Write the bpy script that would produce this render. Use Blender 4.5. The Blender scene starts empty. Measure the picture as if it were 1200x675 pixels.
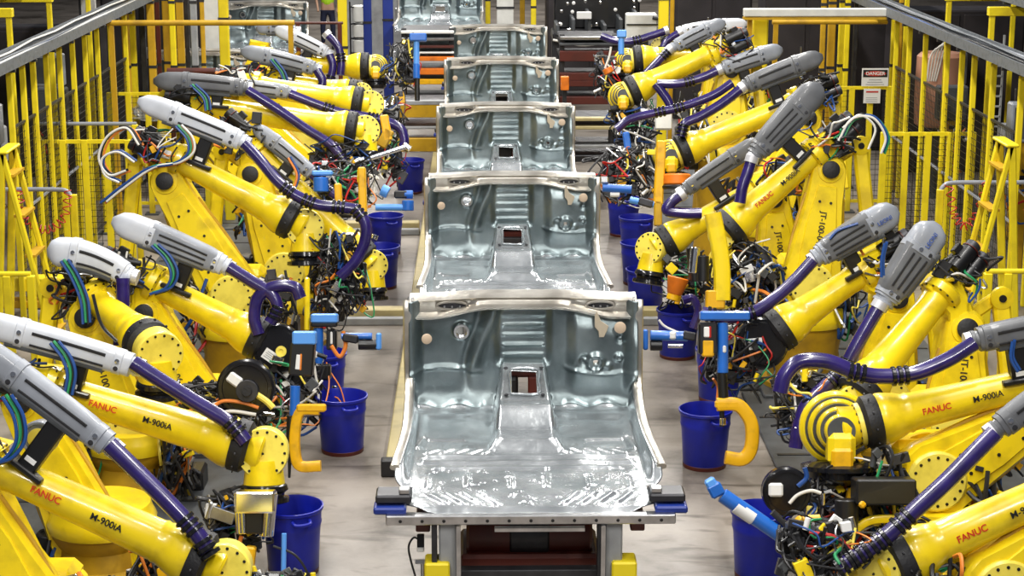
import bpy, math, random
from mathutils import Vector, Matrix, noise
sc = bpy.context.scene
col = sc.collection
V = Vector
PI = math.pi

# ------------------------------------------------------------------ camera
FPX = 2200.0
HC = 4.85
pitch = math.atan(527.5/FPX)
yaw = math.atan(36*math.cos(pitch)/FPX)
CAM = V((-0.26, 0, HC))
FW = V((math.sin(yaw)*math.cos(pitch), math.cos(yaw)*math.cos(pitch), -math.sin(pitch)))
RT = V((math.cos(yaw), -math.sin(yaw), 0))
UP = RT.cross(FW)
cam = bpy.data.cameras.new('camera')
camo = bpy.data.objects.new('camera', cam)
col.objects.link(camo)
cam.sensor_width = 36.0
cam.lens = 36.0*FPX/1200
cam.clip_end = 300
m = Matrix.Identity(4)
for i in range(3):
    m[i][0] = RT[i]; m[i][1] = UP[i]; m[i][2] = -FW[i]; m[i][3] = CAM[i]
camo.matrix_world = m
sc.camera = camo

def D(px, py, zc):
    return CAM + zc*(FW + RT*((px-600)/FPX) + UP*(-(py-337.5)/FPX))
def onfloor(px, py, z=0.0):
    d = D(px, py, 1.0)-CAM
    return CAM + d*((z-CAM.z)/d.z)

# ------------------------------------------------------------------ materials
MATS = {}
def mat(name, c, rough=.5, metal=0.0, bump=0.0, bscale=40, vary=0.0, vscale=6, coat=0.0, dirt=None, dirt_amt=.5, emit=0, spec=.5):
    m = bpy.data.materials.new(name); m.use_nodes = True
    nt = m.node_tree; b = nt.nodes['Principled BSDF']
    b.inputs['Base Color'].default_value = (*c, 1)
    b.inputs['Roughness'].default_value = rough
    b.inputs['Metallic'].default_value = metal
    b.inputs['Coat Weight'].default_value = coat
    b.inputs['Specular IOR Level'].default_value = spec
    if emit:
        b.inputs['Emission Color'].default_value = (*c, 1); b.inputs['Emission Strength'].default_value = emit
    tc = nt.nodes.new('ShaderNodeTexCoord')
    if vary or dirt:
        n = nt.nodes.new('ShaderNodeTexNoise'); n.inputs['Scale'].default_value = vscale; n.inputs['Detail'].default_value = 5
        nt.links.new(tc.outputs['Object'], n.inputs['Vector'])
        r = nt.nodes.new('ShaderNodeValToRGB')
        if dirt:
            r.color_ramp.elements[0].position = .5-.0; r.color_ramp.elements[1].position = .72
            r.color_ramp.elements[0].color = (*c, 1)
            k = dirt_amt
            r.color_ramp.elements[1].color = tuple(c[i]*(1-k)+dirt[i]*k for i in range(3))+(1,)
        else:
            r.color_ramp.elements[0].position = .3; r.color_ramp.elements[1].position = .7
            r.color_ramp.elements[0].color = tuple(max(0, x*(1-vary)) for x in c)+(1,)
            r.color_ramp.elements[1].color = tuple(min(1, x*(1+vary)) for x in c)+(1,)
        nt.links.new(n.outputs['Fac'], r.inputs['Fac']); nt.links.new(r.outputs['Color'], b.inputs['Base Color'])
    if bump:
        n2 = nt.nodes.new('ShaderNodeTexNoise'); n2.inputs['Scale'].default_value = bscale; n2.inputs['Detail'].default_value = 3
        nt.links.new(tc.outputs['Object'], n2.inputs['Vector'])
        bp = nt.nodes.new('ShaderNodeBump'); bp.inputs['Strength'].default_value = bump; bp.inputs['Distance'].default_value = .01
        nt.links.new(n2.outputs['Fac'], bp.inputs['Height']); nt.links.new(bp.outputs['Normal'], b.inputs['Normal'])
    MATS[name] = m
    return m
M = MATS
mat('yellow', (.92,.68,.010), .30, dirt=(.40,.25,.01), dirt_amt=.5, vscale=5, coat=.25)
mat('yellow_pale', (.90,.74,.10), .35, dirt=(.5,.38,.03), vscale=7)
mat('yellow_deep', (.80,.43,.003), .4, dirt=(.32,.16,.01), vscale=9)
mat('yellow_steel', (.86,.68,.012), .45, dirt=(.30,.18,.01), vscale=3)
mat('ochre_steel', (.55,.32,.008), .5, dirt=(.14,.07,.01), vscale=4)
mat('orange', (.80,.20,.01), .45, dirt=(.3,.06,.01), vscale=6)
mat('rust_red', (.09,.013,.007), .45, dirt=(.02,.008,.006), vscale=5)
mat('black', (.006,.006,.007), .4, coat=.1)
mat('rubber', (.012,.012,.014), .55, bump=.3, bscale=60)
mat('black_gloss', (.008,.008,.01), .18)
mat('dark_metal', (.05,.05,.055), .42, metal=.6, vary=.4)
mat('steel', (.55,.55,.56), .28, metal=1.0, vary=.2, vscale=12)
mat('chrome', (.8,.8,.82), .15, metal=1.0)
mat('cover_light', (.60,.63,.69), .38, vary=.12, vscale=5, coat=.2)
mat('cover_mid', (.27,.29,.33), .4, vary=.15, vscale=5, coat=.2)
mat('cover_dark', (.12,.125,.135), .42, vary=.2, vscale=6, coat=.15)
mat('hose_purple', (.020,.011,.105), .25, vary=.35, vscale=9, coat=.4)
mat('hose_ring', (.55,.55,.58), .35, metal=.3)
mat('blue_bin', (.005,.012,.30), .38, vary=.2, vscale=5)
mat('blue_gun', (.015,.13,.52), .35, vary=.15, coat=.3)
mat('blue_pale', (.10,.32,.80), .35)
mat('cable_blue', (.01,.06,.25), .4)
mat('cable_green', (.02,.28,.10), .4)
mat('cable_orange', (.75,.22,.03), .4)
mat('cable_white', (.7,.68,.62), .4)
mat('cable_black', (.012,.012,.014), .4)
mat('cable_red', (.5,.02,.015), .4)
mat('white_label', (.78,.78,.76), .5)
mat('grey_paint', (.30,.31,.32), .5, vary=.2)
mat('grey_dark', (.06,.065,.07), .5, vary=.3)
mat('tray_grey', (.17,.185,.20), .5, metal=.3, dirt=(.05,.05,.05), vscale=14, bump=.4)
mat('cabinet', (.022,.018,.020), .5, vary=.4, vscale=2)
mat('cream', (.70,.70,.66), .5, vary=.1)
mat('vest', (.45,.75,.02), .6)
mat('trouser', (.008,.012,.04), .8)
mat('skin', (.5,.3,.2), .6)
mat('navy', (.01,.03,.22), .4)
mat('tan_plug', (.55,.42,.30), .6)
mat('beam_beige', (.50,.42,.20), .5, dirt=(.25,.2,.12), vscale=5)
mat('text_black', (.01,.01,.01), .5)
mat('text_red', (.60,.03,.01), .5)
mat('text_blue', (.05,.10,.35), .5)
mat('drum_clay', (.45,.22,.14), .6)
mat('sealant', (.45,.38,.28), .6)

def steel_mat(name, c0, c1, rough, bumps):
    m = bpy.data.materials.new(name); m.use_nodes = True
    nt = m.node_tree; b = nt.nodes['Principled BSDF']; L = nt.links.new
    tc = nt.nodes.new('ShaderNodeTexCoord')
    n = nt.nodes.new('ShaderNodeTexNoise'); n.inputs['Scale'].default_value = 3.5; n.inputs['Detail'].default_value = 6
    L(tc.outputs['Object'], n.inputs['Vector'])
    r = nt.nodes.new('ShaderNodeValToRGB'); r.color_ramp.elements[0].position=.35; r.color_ramp.elements[1].position=.68
    r.color_ramp.elements[0].color=(*c0,1); r.color_ramp.elements[1].color=(*c1,1)
    L(n.outputs['Fac'], r.inputs['Fac']); L(r.outputs['Color'], b.inputs['Base Color'])
    b.inputs['Metallic'].default_value=.85
    mr = nt.nodes.new('ShaderNodeMapRange'); mr.inputs['To Min'].default_value=rough*.75; mr.inputs['To Max'].default_value=rough*1.35
    L(n.outputs['Fac'], mr.inputs['Value']); L(mr.outputs['Result'], b.inputs['Roughness'])
    n2 = nt.nodes.new('ShaderNodeTexNoise'); n2.inputs['Scale'].default_value=9; n2.inputs['Detail'].default_value=4
    L(tc.outputs['Object'], n2.inputs['Vector'])
    bp = nt.nodes.new('ShaderNodeBump'); bp.inputs['Strength'].default_value=bumps; bp.inputs['Distance'].default_value=.02
    L(n2.outputs['Fac'], bp.inputs['Height']); L(bp.outputs['Normal'], b.inputs['Normal'])
    MATS[name]=m
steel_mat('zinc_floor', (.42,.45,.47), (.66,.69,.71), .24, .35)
steel_mat('zinc_dash', (.15,.19,.20), (.28,.33,.34), .34, .25)  # same zinc steel as the floor, with dark reflections put into the colour
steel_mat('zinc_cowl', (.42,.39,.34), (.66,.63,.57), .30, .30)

# concrete floor
def concrete():
    m = bpy.data.materials.new('concrete'); m.use_nodes = True
    nt = m.node_tree; b = nt.nodes['Principled BSDF']; L = nt.links.new
    tc = nt.nodes.new('ShaderNodeTexCoord')
    n = nt.nodes.new('ShaderNodeTexNoise'); n.inputs['Scale'].default_value=.9; n.inputs['Detail'].default_value=9; n.inputs['Roughness'].default_value=.65
    L(tc.outputs['Object'], n.inputs['Vector'])
    r = nt.nodes.new('ShaderNodeValToRGB'); e=r.color_ramp.elements
    e[0].position=.32; e[0].color=(.07,.058,.047,1); e[1].position=.62; e[1].color=(.29,.255,.22,1)
    x=r.color_ramp.elements.new(.45); x.color=(.20,.175,.15,1)
    L(n.outputs['Fac'], r.inputs['Fac'])
    n3 = nt.nodes.new('ShaderNodeTexNoise'); n3.inputs['Scale'].default_value=2.2; n3.inputs['Detail'].default_value=4; n3.inputs['Distortion'].default_value=1.5
    mp = nt.nodes.new('ShaderNodeMapping'); mp.inputs['Scale'].default_value=(.5,1.6,1)
    L(tc.outputs['Object'], mp.inputs['Vector']); L(mp.outputs['Vector'], n3.inputs['Vector'])
    r3 = nt.nodes.new('ShaderNodeValToRGB'); r3.color_ramp.elements[0].position=.30; r3.color_ramp.elements[0].color=(.28,.25,.22,1)
    r3.color_ramp.elements[1].position=.44; r3.color_ramp.elements[1].color=(1,1,1,1)
    L(n3.outputs['Fac'], r3.inputs['Fac'])
    mx = nt.nodes.new('ShaderNodeMixRGB'); mx.blend_type='MULTIPLY'; mx.inputs[0].default_value=.8
    L(r.outputs['Color'], mx.inputs[1]); L(r3.outputs['Color'], mx.inputs[2]); L(mx.outputs[0], b.inputs['Base Color'])
    b.inputs['Roughness'].default_value=.42
    MATS['concrete']=m
concrete()

# ------------------------------------------------------------------ mesh builder
ORG = {}
def frame(ax, hint=None):
    ax = ax.normalized()
    h = hint if hint is not None else (V((0,0,1)) if abs(ax.z) < .9 else V((0,1,0)))
    x = h.cross(ax)
    if x.length < 1e-5: x = V((1,0,0)).cross(ax)
    x.normalize(); y = ax.cross(x)
    return x, y, ax
def crom(pts, n=6):
    if len(pts) < 3: 
        return [pts[0].lerp(pts[-1], i/n) for i in range(n+1)]
    P = [pts[0]*2-pts[1]]+list(pts)+[pts[-1]*2-pts[-2]]
    out = []
    for i in range(1, len(P)-2):
        for k in range(n):
            t = k/n
            a, b, c, d = P[i-1], P[i], P[i+1], P[i+2]
            out.append(.5*((2*b)+(c-a)*t+(2*a-5*b+4*c-d)*t*t+(3*b-a-3*c+d)*t**3))
    out.append(P[-2]); return out
class MB:
    def __init__(s): s.v=[]; s.f=[]; s.m=[]; s.mats=[]
    def mi(s, name):
        if name not in s.mats: s.mats.append(name)
        return s.mats.index(name)
    def add(s, vs, fs, mname):
        o=len(s.v); k=s.mi(mname); s.v+=vs; s.f+=[tuple(i+o for i in f) for f in fs]; s.m+=[k]*len(fs); return s
    def rings(s, rings, mname, cap=True, closed=False):
        n=len(rings[0]); vs=[p for r in rings for p in r]; fs=[]
        for i in range(len(rings)-1):
            for j in range(n):
                a=i*n+j; b=i*n+(j+1)%n; fs.append((a,b,b+n,a+n))
        if closed:
            i=len(rings)-1
            for j in range(n): fs.append((i*n+j, i*n+(j+1)%n, (j+1)%n, j))
        elif cap:
            fs.append(tuple(reversed(range(n)))); fs.append(tuple(range((len(rings)-1)*n, len(rings)*n)))
        return s.add(vs, fs, mname)
    def lathe(s, p, ax, prof, mname, n=24, cap=True):
        x,y,z = frame(ax); R=[]
        for t,r in prof:
            R.append([p+z*t+(x*math.cos(2*PI*j/n)+y*math.sin(2*PI*j/n))*max(r,1e-4) for j in range(n)])
        return s.rings(R, mname, cap)
    def cyl(s, p0, p1, r0, mname, r1=None, n=16, bev=.1):
        r1 = r0 if r1 is None else r1
        ax=p1-p0; L=ax.length; b=min(bev*max(r0,r1), L*.3)
        return s.lathe(p0, ax, [(0,r0-b),(b,r0),(L-b,r1),(L,r1-b)], mname, n)
    def tube(s, pts, r, mname, n=8, sm=6):
        P = crom(pts, sm) if sm else pts
        R=[]; x=None
        for i,p in enumerate(P):
            t=(P[min(i+1,len(P)-1)]-P[max(i-1,0)])
            if t.length<1e-7: t=V((0,0,1))
            t.normalize()
            if x is None: x,y,_=frame(t)
            else:
                x=(x-t*x.dot(t))
                if x.length<1e-6: x,y,_=frame(t)
                x.normalize()
            y=t.cross(x)
            R.append([p+(x*math.cos(2*PI*j/n)+y*math.sin(2*PI*j/n))*r for j in range(n)])
        return s.rings(R, mname)
    def sweep(s, pts, sizes, mname, nrm, n=20, ex=3.0):
        # superellipse section; a in-plane half width, b half depth along nrm
        R=[]
        for i,p in enumerate(pts):
            t=(pts[min(i+1,len(pts)-1)]-pts[max(i-1,0)]).normalized()
            y=(nrm-t*nrm.dot(t)).normalized(); x=y.cross(t)
            a,b=sizes[i]; ring=[]
            for j in range(n):
                th=2*PI*j/n; c=math.cos(th); q=math.sin(th)
                ring.append(p+x*(a*math.copysign(abs(c)**(2/ex),c))+y*(b*math.copysign(abs(q)**(2/ex),q)))
            R.append(ring)
        return s.rings(R, mname)
    def box(s, c, x, y, z, mname, bev=.0):
        # c centre, x,y,z half-axis vectors
        if bev<=0:
            vs=[c+x*i+y*j+z*k for i in (-1,1) for j in (-1,1) for k in (-1,1)]
            return s.add(vs,[(0,1,3,2),(4,6,7,5),(0,4,5,1),(2,3,7,6),(0,2,6,4),(1,5,7,3)],mname)
        ax=[x,y,z]; L=[a.length for a in ax]; u=[a.normalized() for a in ax]; b=min(bev,min(L)*.8)
        vs=[]; idx={}
        for i in (-1,1):
            for j in (-1,1):
                for k in (-1,1):
                    sg=(i,j,k)
                    for d in range(3):
                        p=c.copy()
                        for e in range(3): p+=u[e]*(sg[e]*(L[e] if e==d else L[e]-b))
                        idx[(sg,d)]=len(vs); vs.append(p)
        fs=[]
        for d in range(3):
            e,g=(d+1)%3,(d+2)%3
            for q in (-1,1):
                r=[]
                for (a2,b2) in ((-1,-1),(1,-1),(1,1),(-1,1)):
                    sg=[0,0,0]; sg[d]=q; sg[e]=a2; sg[g]=b2; r.append(idx[(tuple(sg),d)])
                fs.append(tuple(r) if q>0 else tuple(reversed(r)))
        for d in range(3):
            e,g=(d+1)%3,(d+2)%3
            for a2 in (-1,1):
                for b2 in (-1,1):
                    s0=[0,0,0]; s0[e]=a2; s0[g]=b2; s1=list(s0); s0[d]=-1; s1[d]=1
                    r=(idx[(tuple(s0),e)],idx[(tuple(s1),e)],idx[(tuple(s1),g)],idx[(tuple(s0),g)])
                    fs.append(r if a2*b2>0 else tuple(reversed(r)))
        for i in (-1,1):
            for j in (-1,1):
                for k in (-1,1):
                    r=(idx[((i,j,k),0)],idx[((i,j,k),1)],idx[((i,j,k),2)])
                    fs.append(r if i*j*k>0 else tuple(reversed(r)))
        return s.add(vs,fs,mname)
    def bx(s, x0,x1,y0,y1,z0,z1, mname, bev=0):
        return s.box(V(((x0+x1)/2,(y0+y1)/2,(z0+z1)/2)), V(((x1-x0)/2,0,0)), V((0,(y1-y0)/2,0)), V((0,0,(z1-z0)/2)), mname, bev)
    def bar(s, p0, p1, w, d, mname, nrm, bev=.01):
        t=(p1-p0); L=t.length/2; t.normalize(); y=(nrm-t*nrm.dot(t)).normalized(); x=y.cross(t)
        return s.box((p0+p1)/2, x*w/2, y*d/2, t*L, mname, bev)
    def prism(s, outline, nrm, d, mname, bev=.03):
        # outline: list of points (CCW seen from nrm), extruded d each way, chamfered
        c=sum(outline, V())/len(outline)
        def shr(pts,b): return [p+(c-p).normalized()*b for p in pts]
        R=[[p-nrm*d for p in shr(outline,bev)],[p-nrm*(d-bev) for p in outline],[p+nrm*(d-bev) for p in outline],[p+nrm*d for p in shr(outline,bev)]]
        return s.rings(R, mname)
    def build(s, name, parent=None, org=None, ang=40, flat=False):
        me=bpy.data.meshes.new(name)
        o_=ORG.get(parent.name, V()) if parent else (org or V())
        me.from_pydata([tuple(p-o_) for p in s.v], [], s.f)
        for k in s.mats: me.materials.append(MATS[k])
        me.polygons.foreach_set('material_index', s.m)
        me.polygons.foreach_set('use_smooth', [not flat]*len(s.f))
        me.update(); 
        if not flat: me.set_sharp_from_angle(angle=math.radians(ang))
        ob=bpy.data.objects.new(name, me); col.objects.link(ob)
        if parent: ob.parent=parent
        else: ob.location=o_
        ORG[ob.name]=o_.copy()
        return ob
def thing(name, label, cat, loc, group=None):
    o=bpy.data.objects.new(name,None); col.objects.link(o); o.location=loc; o.empty_display_size=.1
    o['label']=label; o['category']=cat
    if group: o['group']=group
    ORG[o.name]=V(loc); return o
def tag(o,label,cat,group=None):
    o['label']=label; o['category']=cat
    if group: o['group']=group
    return o
def struct(o): o['kind']='structure'; return o
def copy_tree(o,parent=None):
    c=o.copy(); col.objects.link(c); c.parent=parent; ORG[c.name]=ORG.get(o.name,V()).copy()
    for ch in list(o.children): copy_tree(ch,c)
    return c
def lettering(text, pos, right, up, size, mname, parent, name='lettering'):
    cu=bpy.data.curves.new('t','FONT'); cu.body=text; cu.size=size; cu.align_x='CENTER'; cu.align_y='CENTER'; cu.extrude=.0015; cu.offset=size*.015
    ob=bpy.data.objects.new('t',cu); col.objects.link(ob)
    dg=bpy.context.evaluated_depsgraph_get(); me=bpy.data.meshes.new_from_object(ob.evaluated_get(dg))
    col.objects.unlink(ob); bpy.data.objects.remove(ob)
    right=right.normalized(); up=(up-right*up.dot(right)).normalized(); n=right.cross(up)
    org=ORG[parent.name] if parent else V()
    for v in me.vertices:
        p=pos+right*v.co.x+up*v.co.y+n*v.co.z-org; v.co=p
    me.materials.clear(); me.materials.append(MATS[mname])
    o=bpy.data.objects.new(name,me); col.objects.link(o); o.parent=parent; ORG[o.name]=org.copy()
    return o

# ------------------------------------------------------------------ room
def room():
    mb=MB(); mb.add([V((-16,-4,0)),V((16,-4,0)),V((16,64,0)),V((-16,64,0))],[(0,1,2,3)],'concrete'); struct(mb.build('floor'))
    mat('wall_paint',(.05,.042,.038),.8,vary=.3,vscale=.4)
    mb=MB(); mb.bx(-16,16,64,64.3,0,10,'wall_paint'); struct(mb.build('wall_back'))
    mb=MB(); mb.bx(-16.3,-16,-4,64,0,10,'wall_paint'); struct(mb.build('wall_left'))
    mb=MB(); mb.bx(16,16.3,-4,64,0,10,'wall_paint'); struct(mb.build('wall_right'))
room()

# ------------------------------------------------------------------ floor pans
def sstep(a,b,x):
    t=max(0,min(1,(x-a)/(b-a))); return t*t*(3-2*t)
def bead(d,w): return math.exp(-(d/w)**2)
def segd(x,y,x0,y0,x1,y1):
    dx,dy=x1-x0,y1-y0; t=max(0,min(1,((x-x0)*dx+(y-y0)*dy)/(dx*dx+dy*dy))); return math.hypot(x-x0-t*dx,y-y0-t*dy)
BEADS=[]
for sg in (-1,1):
    for k in range(5): BEADS.append((sg*(.60-.085*k),.98,sg*(.50-.085*k),1.10,.012,.014))
    for k in range(4): BEADS.append((sg*(.18+.1*k),.10,sg*(.27+.1*k),.26,.014,.015))
    BEADS.append((sg*.62,1.30,sg*.38,1.30,.014,.016)); BEADS.append((sg*.66,1.08,sg*.62,1.30,.014,.016))
    BEADS.append((sg*.10,.38,sg*.10,.62,.010,.014)); BEADS.append((sg*.35,.40,sg*.35,.60,.010,.014))
    BEADS.append((sg*.58,.36,sg*.58,.55,.010,.014))
BEADS.append((-.62,.80,.62,.80,.014,.018)); BEADS.append((-.60,.90,.60,.90,.014,.014)); BEADS.append((-.55,.70,.55,.70,.010,.010))
rnd=random.Random(4)
DOTS=[(rnd.uniform(-.6,.6),rnd.uniform(.08,.7),rnd.choice((-.011,.009))) for k in range(60)]
DOTS+=[(x,1.17+.03*math.sin(x*9),-.006) for x in [ -.6+i*.045 for i in range(27)] if abs(x)>.27]
FL=1.86
def halfw(y):
    w=.64+.10*sstep(0,.16,y)
    w=w-.02*sstep(.25,.30,y)+.055*sstep(.36,.50,y)-.035*sstep(.7,1.5,y)
    if y<.16: w-= .12*(1-math.sqrt(max(0,1-((.16-y)/.16)**2)))
    return w
def pan_pt(u,t):
    # u -1..1 ; t in 0..1 floor 0-.62, heel .62-.74, dash .74-1
    if t<.62: y=FL*t/.62; z=0; sec=0
    elif t<.74:
        a=(t-.62)/.12*PI/2; r=.13; y=FL-.02+r*math.sin(a)*1.0; z=r*(1-math.cos(a))*1.2; sec=1
    else:
        k=(t-.74)/.26; y=FL+.11+.05*k; z=.156+.55*k; sec=2
    hw=halfw(min(y,1.7)); x=u*hw; ax=abs(x)
    floor_w=1-sstep(.62,.72,t); dash_w=sstep(.68,.78,t)
    # tunnel: top height versus y
    th=.055*sstep(.98,1.10,y)+.115*sstep(1.26,1.42,y)+.14*max(0,min(1,(y-1.50)/.42))
    wt=.235-.03*sstep(1.0,1.4,y)-.025*sstep(1.4,1.9,y)
    tun=1-sstep(wt-.05,wt+.02,ax)
    if sec<2 or z<.27: 
        zt=th*tun
        z=max(z,zt) if zt>.01 else z
    z+= .0 
    if floor_w>0:
        d=0
        for (x0,y0,x1,y1,h,w) in BEADS:
            q=segd(x,y,x0,y0,x1,y1)
            if q<w*3: d+=h*bead(q,w)
        for (dx,dy,h) in DOTS:
            q=(x-dx)**2+(y-dy)**2
            if q<.0012: d+=h*math.exp(-q/.0001)
        d-= .022*(1-tun)*sstep(1.05,1.12,y)*(1-sstep(1.7,1.8,y))*(1-sstep(.60,.66,ax))  # footwell sinks
        d+= .008*noise.noise(V((x*5,y*5,1)))
        z+= d*floor_w
    # side sill flange
    z+= .07*sstep(.68,.73,ax)*sstep(.40,.6,y)*(1-dash_w) 
    z-= .02*sstep(.05,0,y)
    if dash_w>0:
        k=max(0,(t-.74)/.26); zz=z-.0
        o=0
        o-= .10*sstep(.64,.72,ax)                       # wings come forward
        o+= .035*sstep(.20,.14,ax)*sstep(.25,.32,z)       # recessed centre
        for j in range(5):
            o-= .012*bead(z-(.33+.065*j),.010)*sstep(.15,.12,ax)
        # S shaped bulge on the left
        cx=-.235-.10*math.cos((z-.2)*5.0); o-= .05*bead(x-cx,.045)*sstep(.18,.3,z)
        cx=-.33-.05*math.sin((z)*7.0); o+= .025*bead(x-cx,.03)
        o-= .05*sstep(.27,.36,x)*sstep(.70,.50,z+(.3*(x-.4)))    # right hand step
        for (hx,hz,hr,hh) in ((-.40,.50,.055,.03),(.47,.30,.06,.03),(.40,.31,.03,-.02),(.63,.45,.018,-.02),(.62,.33,.02,.02),(.55,.27,.015,.02)):
            q=math.hypot(x-hx,z-hz); o-= hh*bead(q-hr*.8,.012)*1.0
        o-= .02*bead(z-.24-.02*math.sin(x*9),.014)*sstep(.25,.3,ax)
        o+= .014*noise.noise(V((x*4,z*4,3)))
        y+= o*dash_w
    z+= .015*math.sin(x*26)*bead(t-.665,.02)*sstep(.24,.28,ax)
    return V((x,y,z))
def make_pan():
    root=thing('floor_pan','x','car body panel',(0,0,0))
    nx,nt_=150,210; mb=MB(); vs=[pan_pt(-1+2*i/nx, j/nt_) for j in range(nt_+1) for i in range(nx+1)]
    ff=[];fd=[]
    for j in range(nt_):
        for i in range(nx):
            a=j*(nx+1)+i; c=(vs[a]+vs[a+nx+2])/2
            if abs(c.x)<.08 and 1.57<c.y<1.81 and c.z>.15 and j/nt_<.62: continue
            if math.hypot(c.x+.40,c.z-.50)<.034 and j/nt_>.74: continue
            if math.hypot(c.x-.47,c.z-.30)<.018 and j/nt_>.74: continue
            if .10>c.y-.30>0.0 and abs(c.x)>halfw(.35)-.05 : continue
            (fd if j/nt_>.655 else ff).append((a,a+1,a+nx+2,a+nx+1))
    def sub(faces,mn,nm):
        ids={}; v2=[]; f2=[]
        for f in faces:
            r=[]
            for i in f:
                if i not in ids: ids[i]=len(v2); v2.append(vs[i])
                r.append(ids[i])
            f2.append(tuple(r))
        b=MB(); b.add(v2,f2,mn); o=b.build(nm,root,ang=60)
        md=o.modifiers.new('s','SOLIDIFY'); md.thickness=.006; md.offset=-1; return o
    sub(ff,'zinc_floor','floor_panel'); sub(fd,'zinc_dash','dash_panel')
    # cowl
    mb=MB(); R=[]; n=80; prof=[]
    def cow(u):
        x=u*.735; zl=.62+.065*sstep(.62,.20,abs(x))-.03; top=.715+.02*sstep(.7,.2,abs(x))
        y0=FL+.16
        pts=[(y0+.02,zl+.0),(y0-.075,zl-.005),(y0-.085,zl+.01),(y0-.06,zl+.022),(y0-.035,zl+.035),(y0-.03,top-.03),(y0-.045,top-.012),(y0-.03,top),(y0+.09,top+.01),(y0+.10,top-.02)]
        return [V((x,a,b)) for a,b in pts]
    rows=[cow(-1+2*i/n) for i in range(n+1)]
    k=len(rows[0]); vv=[p for r in rows for p in r]; fs=[]
    for i in range(n):
        u=-1+2*(i+.5)/n
        for j in range(k-1):
            fs.append((i*k+j,i*k+j+1,(i+1)*k+j+1,(i+1)*k+j))
    mb.add(vv,fs,'zinc_cowl'); cw=mb.build('cowl_panel',root,ang=50)
    # oval openings with rolled lip and studs
    for cx,w in ((-.46,.10),(.50,.09)):
        b=MB(); R=[]; c=V((cx,FL+.12,.668))
        pts=[c+V((w*math.cos(a),0,.026*math.sin(a))) for a in [2*PI*i/28 for i in range(29)]]
        b.tube(pts,.009,'zinc_cowl',6,0)
        b.lathe(c+V((0,.004,0)),V((0,-1,0)),[(0,.001),(.001,.001)],'black',4)
        in_=MB(); ring=[c+V((w*.96*math.cos(a),.004,.024*math.sin(a))) for a in [2*PI*i/28 for i in range(28)]]
        in_.rings([[p+V((0,.004,0)) for p in ring],ring],'dark_metal')
        for q in (-.5,0,.5): in_.lathe(c+V((w*q,.004,-.006)),V((0,-1,0)),[(0,.007),(.012,.006),(.014,0.001)],'steel',8)
        lo=b.build('oval_opening',root); in_.build('recess',lo)
    # side rails, double flange
    for sg in (-1,1):
        b=MB(); pts=[V((sg*halfw(.55),.55,.06)),V((sg*.735,1.1,.09)),V((sg*.735,1.6,.10)),V((sg*.74,1.86,.16)),V((sg*.745,1.92,.4)),V((sg*.745,1.93,.62)),V((sg*.745,1.96,.71))]
        P=crom(pts,8); b.sweep(P,[(.018,.03)]*len(P),'zinc_cowl',V((sg,0,0)),8,2.5)
        P2=[p+V((sg*-.03,.03,.012)) for p in P]; b.tube(P2,.006,'steel',6,0)
        b.build('side_flange',root)
    # plugs, sealant
    yd=FL+.11
    b=MB(); b.lathe(V((-.625,yd-.07,.47)),V((.3,-1,0)),[(0,.034),(.01,.034),(.014,.028),(.014,.001)],'tan_plug',20); b.build('round_plug',root)
    b=MB(); b.lathe(V((.625,yd-.05,.535)),V((-.1,-1,0)),[(0,.038),(.01,.038),(.014,.03),(.014,.001)],'tan_plug',20); b.build('round_plug',root)
    b=MB(); b.lathe(V((-.40,yd+.03,.50)),V((0,-1,0)),[(0,.034),(.05,.036),(.05,.05),(.04,.052)],'steel',20,cap=False); b.build('grommet_collar',root)
    b=MB(); b.lathe(V((.47,yd+.0,.30)),V((0,-1,0)),[(0,.018),(.05,.02),(.05,.045),(.04,.052)],'zinc_dash',20,cap=False); b.build('grommet_collar',root)
    b=MB(); ol=[V((.46,yd-.05,.62)),V((.475,yd-.05,.64)),V((.50,yd-.05,.58)),V((.55,yd-.05,.545)),V((.54,yd-.05,.51)),V((.52,yd-.05,.47)),V((.49,yd-.05,.47)),V((.485,yd-.05,.51)),V((.46,yd-.05,.54))]
    b.prism(ol,V((0,-1,0)),.006,'sealant',.003); b.build('sealant_patch',root)
    b=MB()
    for q in ((-.115,1.84),(-.115,1.55),(.115,1.55),(.115,1.84)):
        b.lathe(V((q[0],q[1],.18+(q[1]-1.5)*.32)),V((0,0,1)),[(0,.014),(.005,.012),(.006,.001)],'dark_metal',10)
    pts=[V((x,y,.182+(y-1.5)*.333)) for x,y in ((-.085,1.56),(.085,1.56),(.09,1.69),(.085,1.82),(-.085,1.82),(-.09,1.69),(-.085,1.56))]
    b.tube(pts,.007,'zinc_floor',6,3); b.build('tunnel_opening_rim',root)
    return root
PY0,PP,PZ=9.80,4.50,1.24
pan=make_pan()
PLAB=['bare steel car floor pan nearest the camera, showing its full ribbed floor','second bare steel floor pan from the camera, with dark square tunnel hole showing',
 'third floor pan in the line, level with the dark hose robots','fourth floor pan in the central row, small with pale blue sheen','farthest floor pan of the central row, below the white column']
def place_pan(x,y,z,label,grp='car floor pans on the conveyor line',first=False):
    r=pan if first else copy_tree(pan)
    r.location=(x,y,z); r['label']=label; r['group']=grp; return r
for k in range(5): place_pan(0,PY0+PP*k,PZ,PLAB[k],first=(k==0))
p6=place_pan(-1.0,32,1.65,'floor pan on a side line beyond the row, left of the farthest centre pan','car floor pans on side lines')
p7=place_pan(-4.35,25.6,1.1,'floor pan standing behind the left fence, above the second grey hose covers','car floor pans on side lines')
p8=place_pan(-4.1,31.6,1.3,'floor pan partly cut by the top edge, left of the person','car floor pans on side lines')

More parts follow.
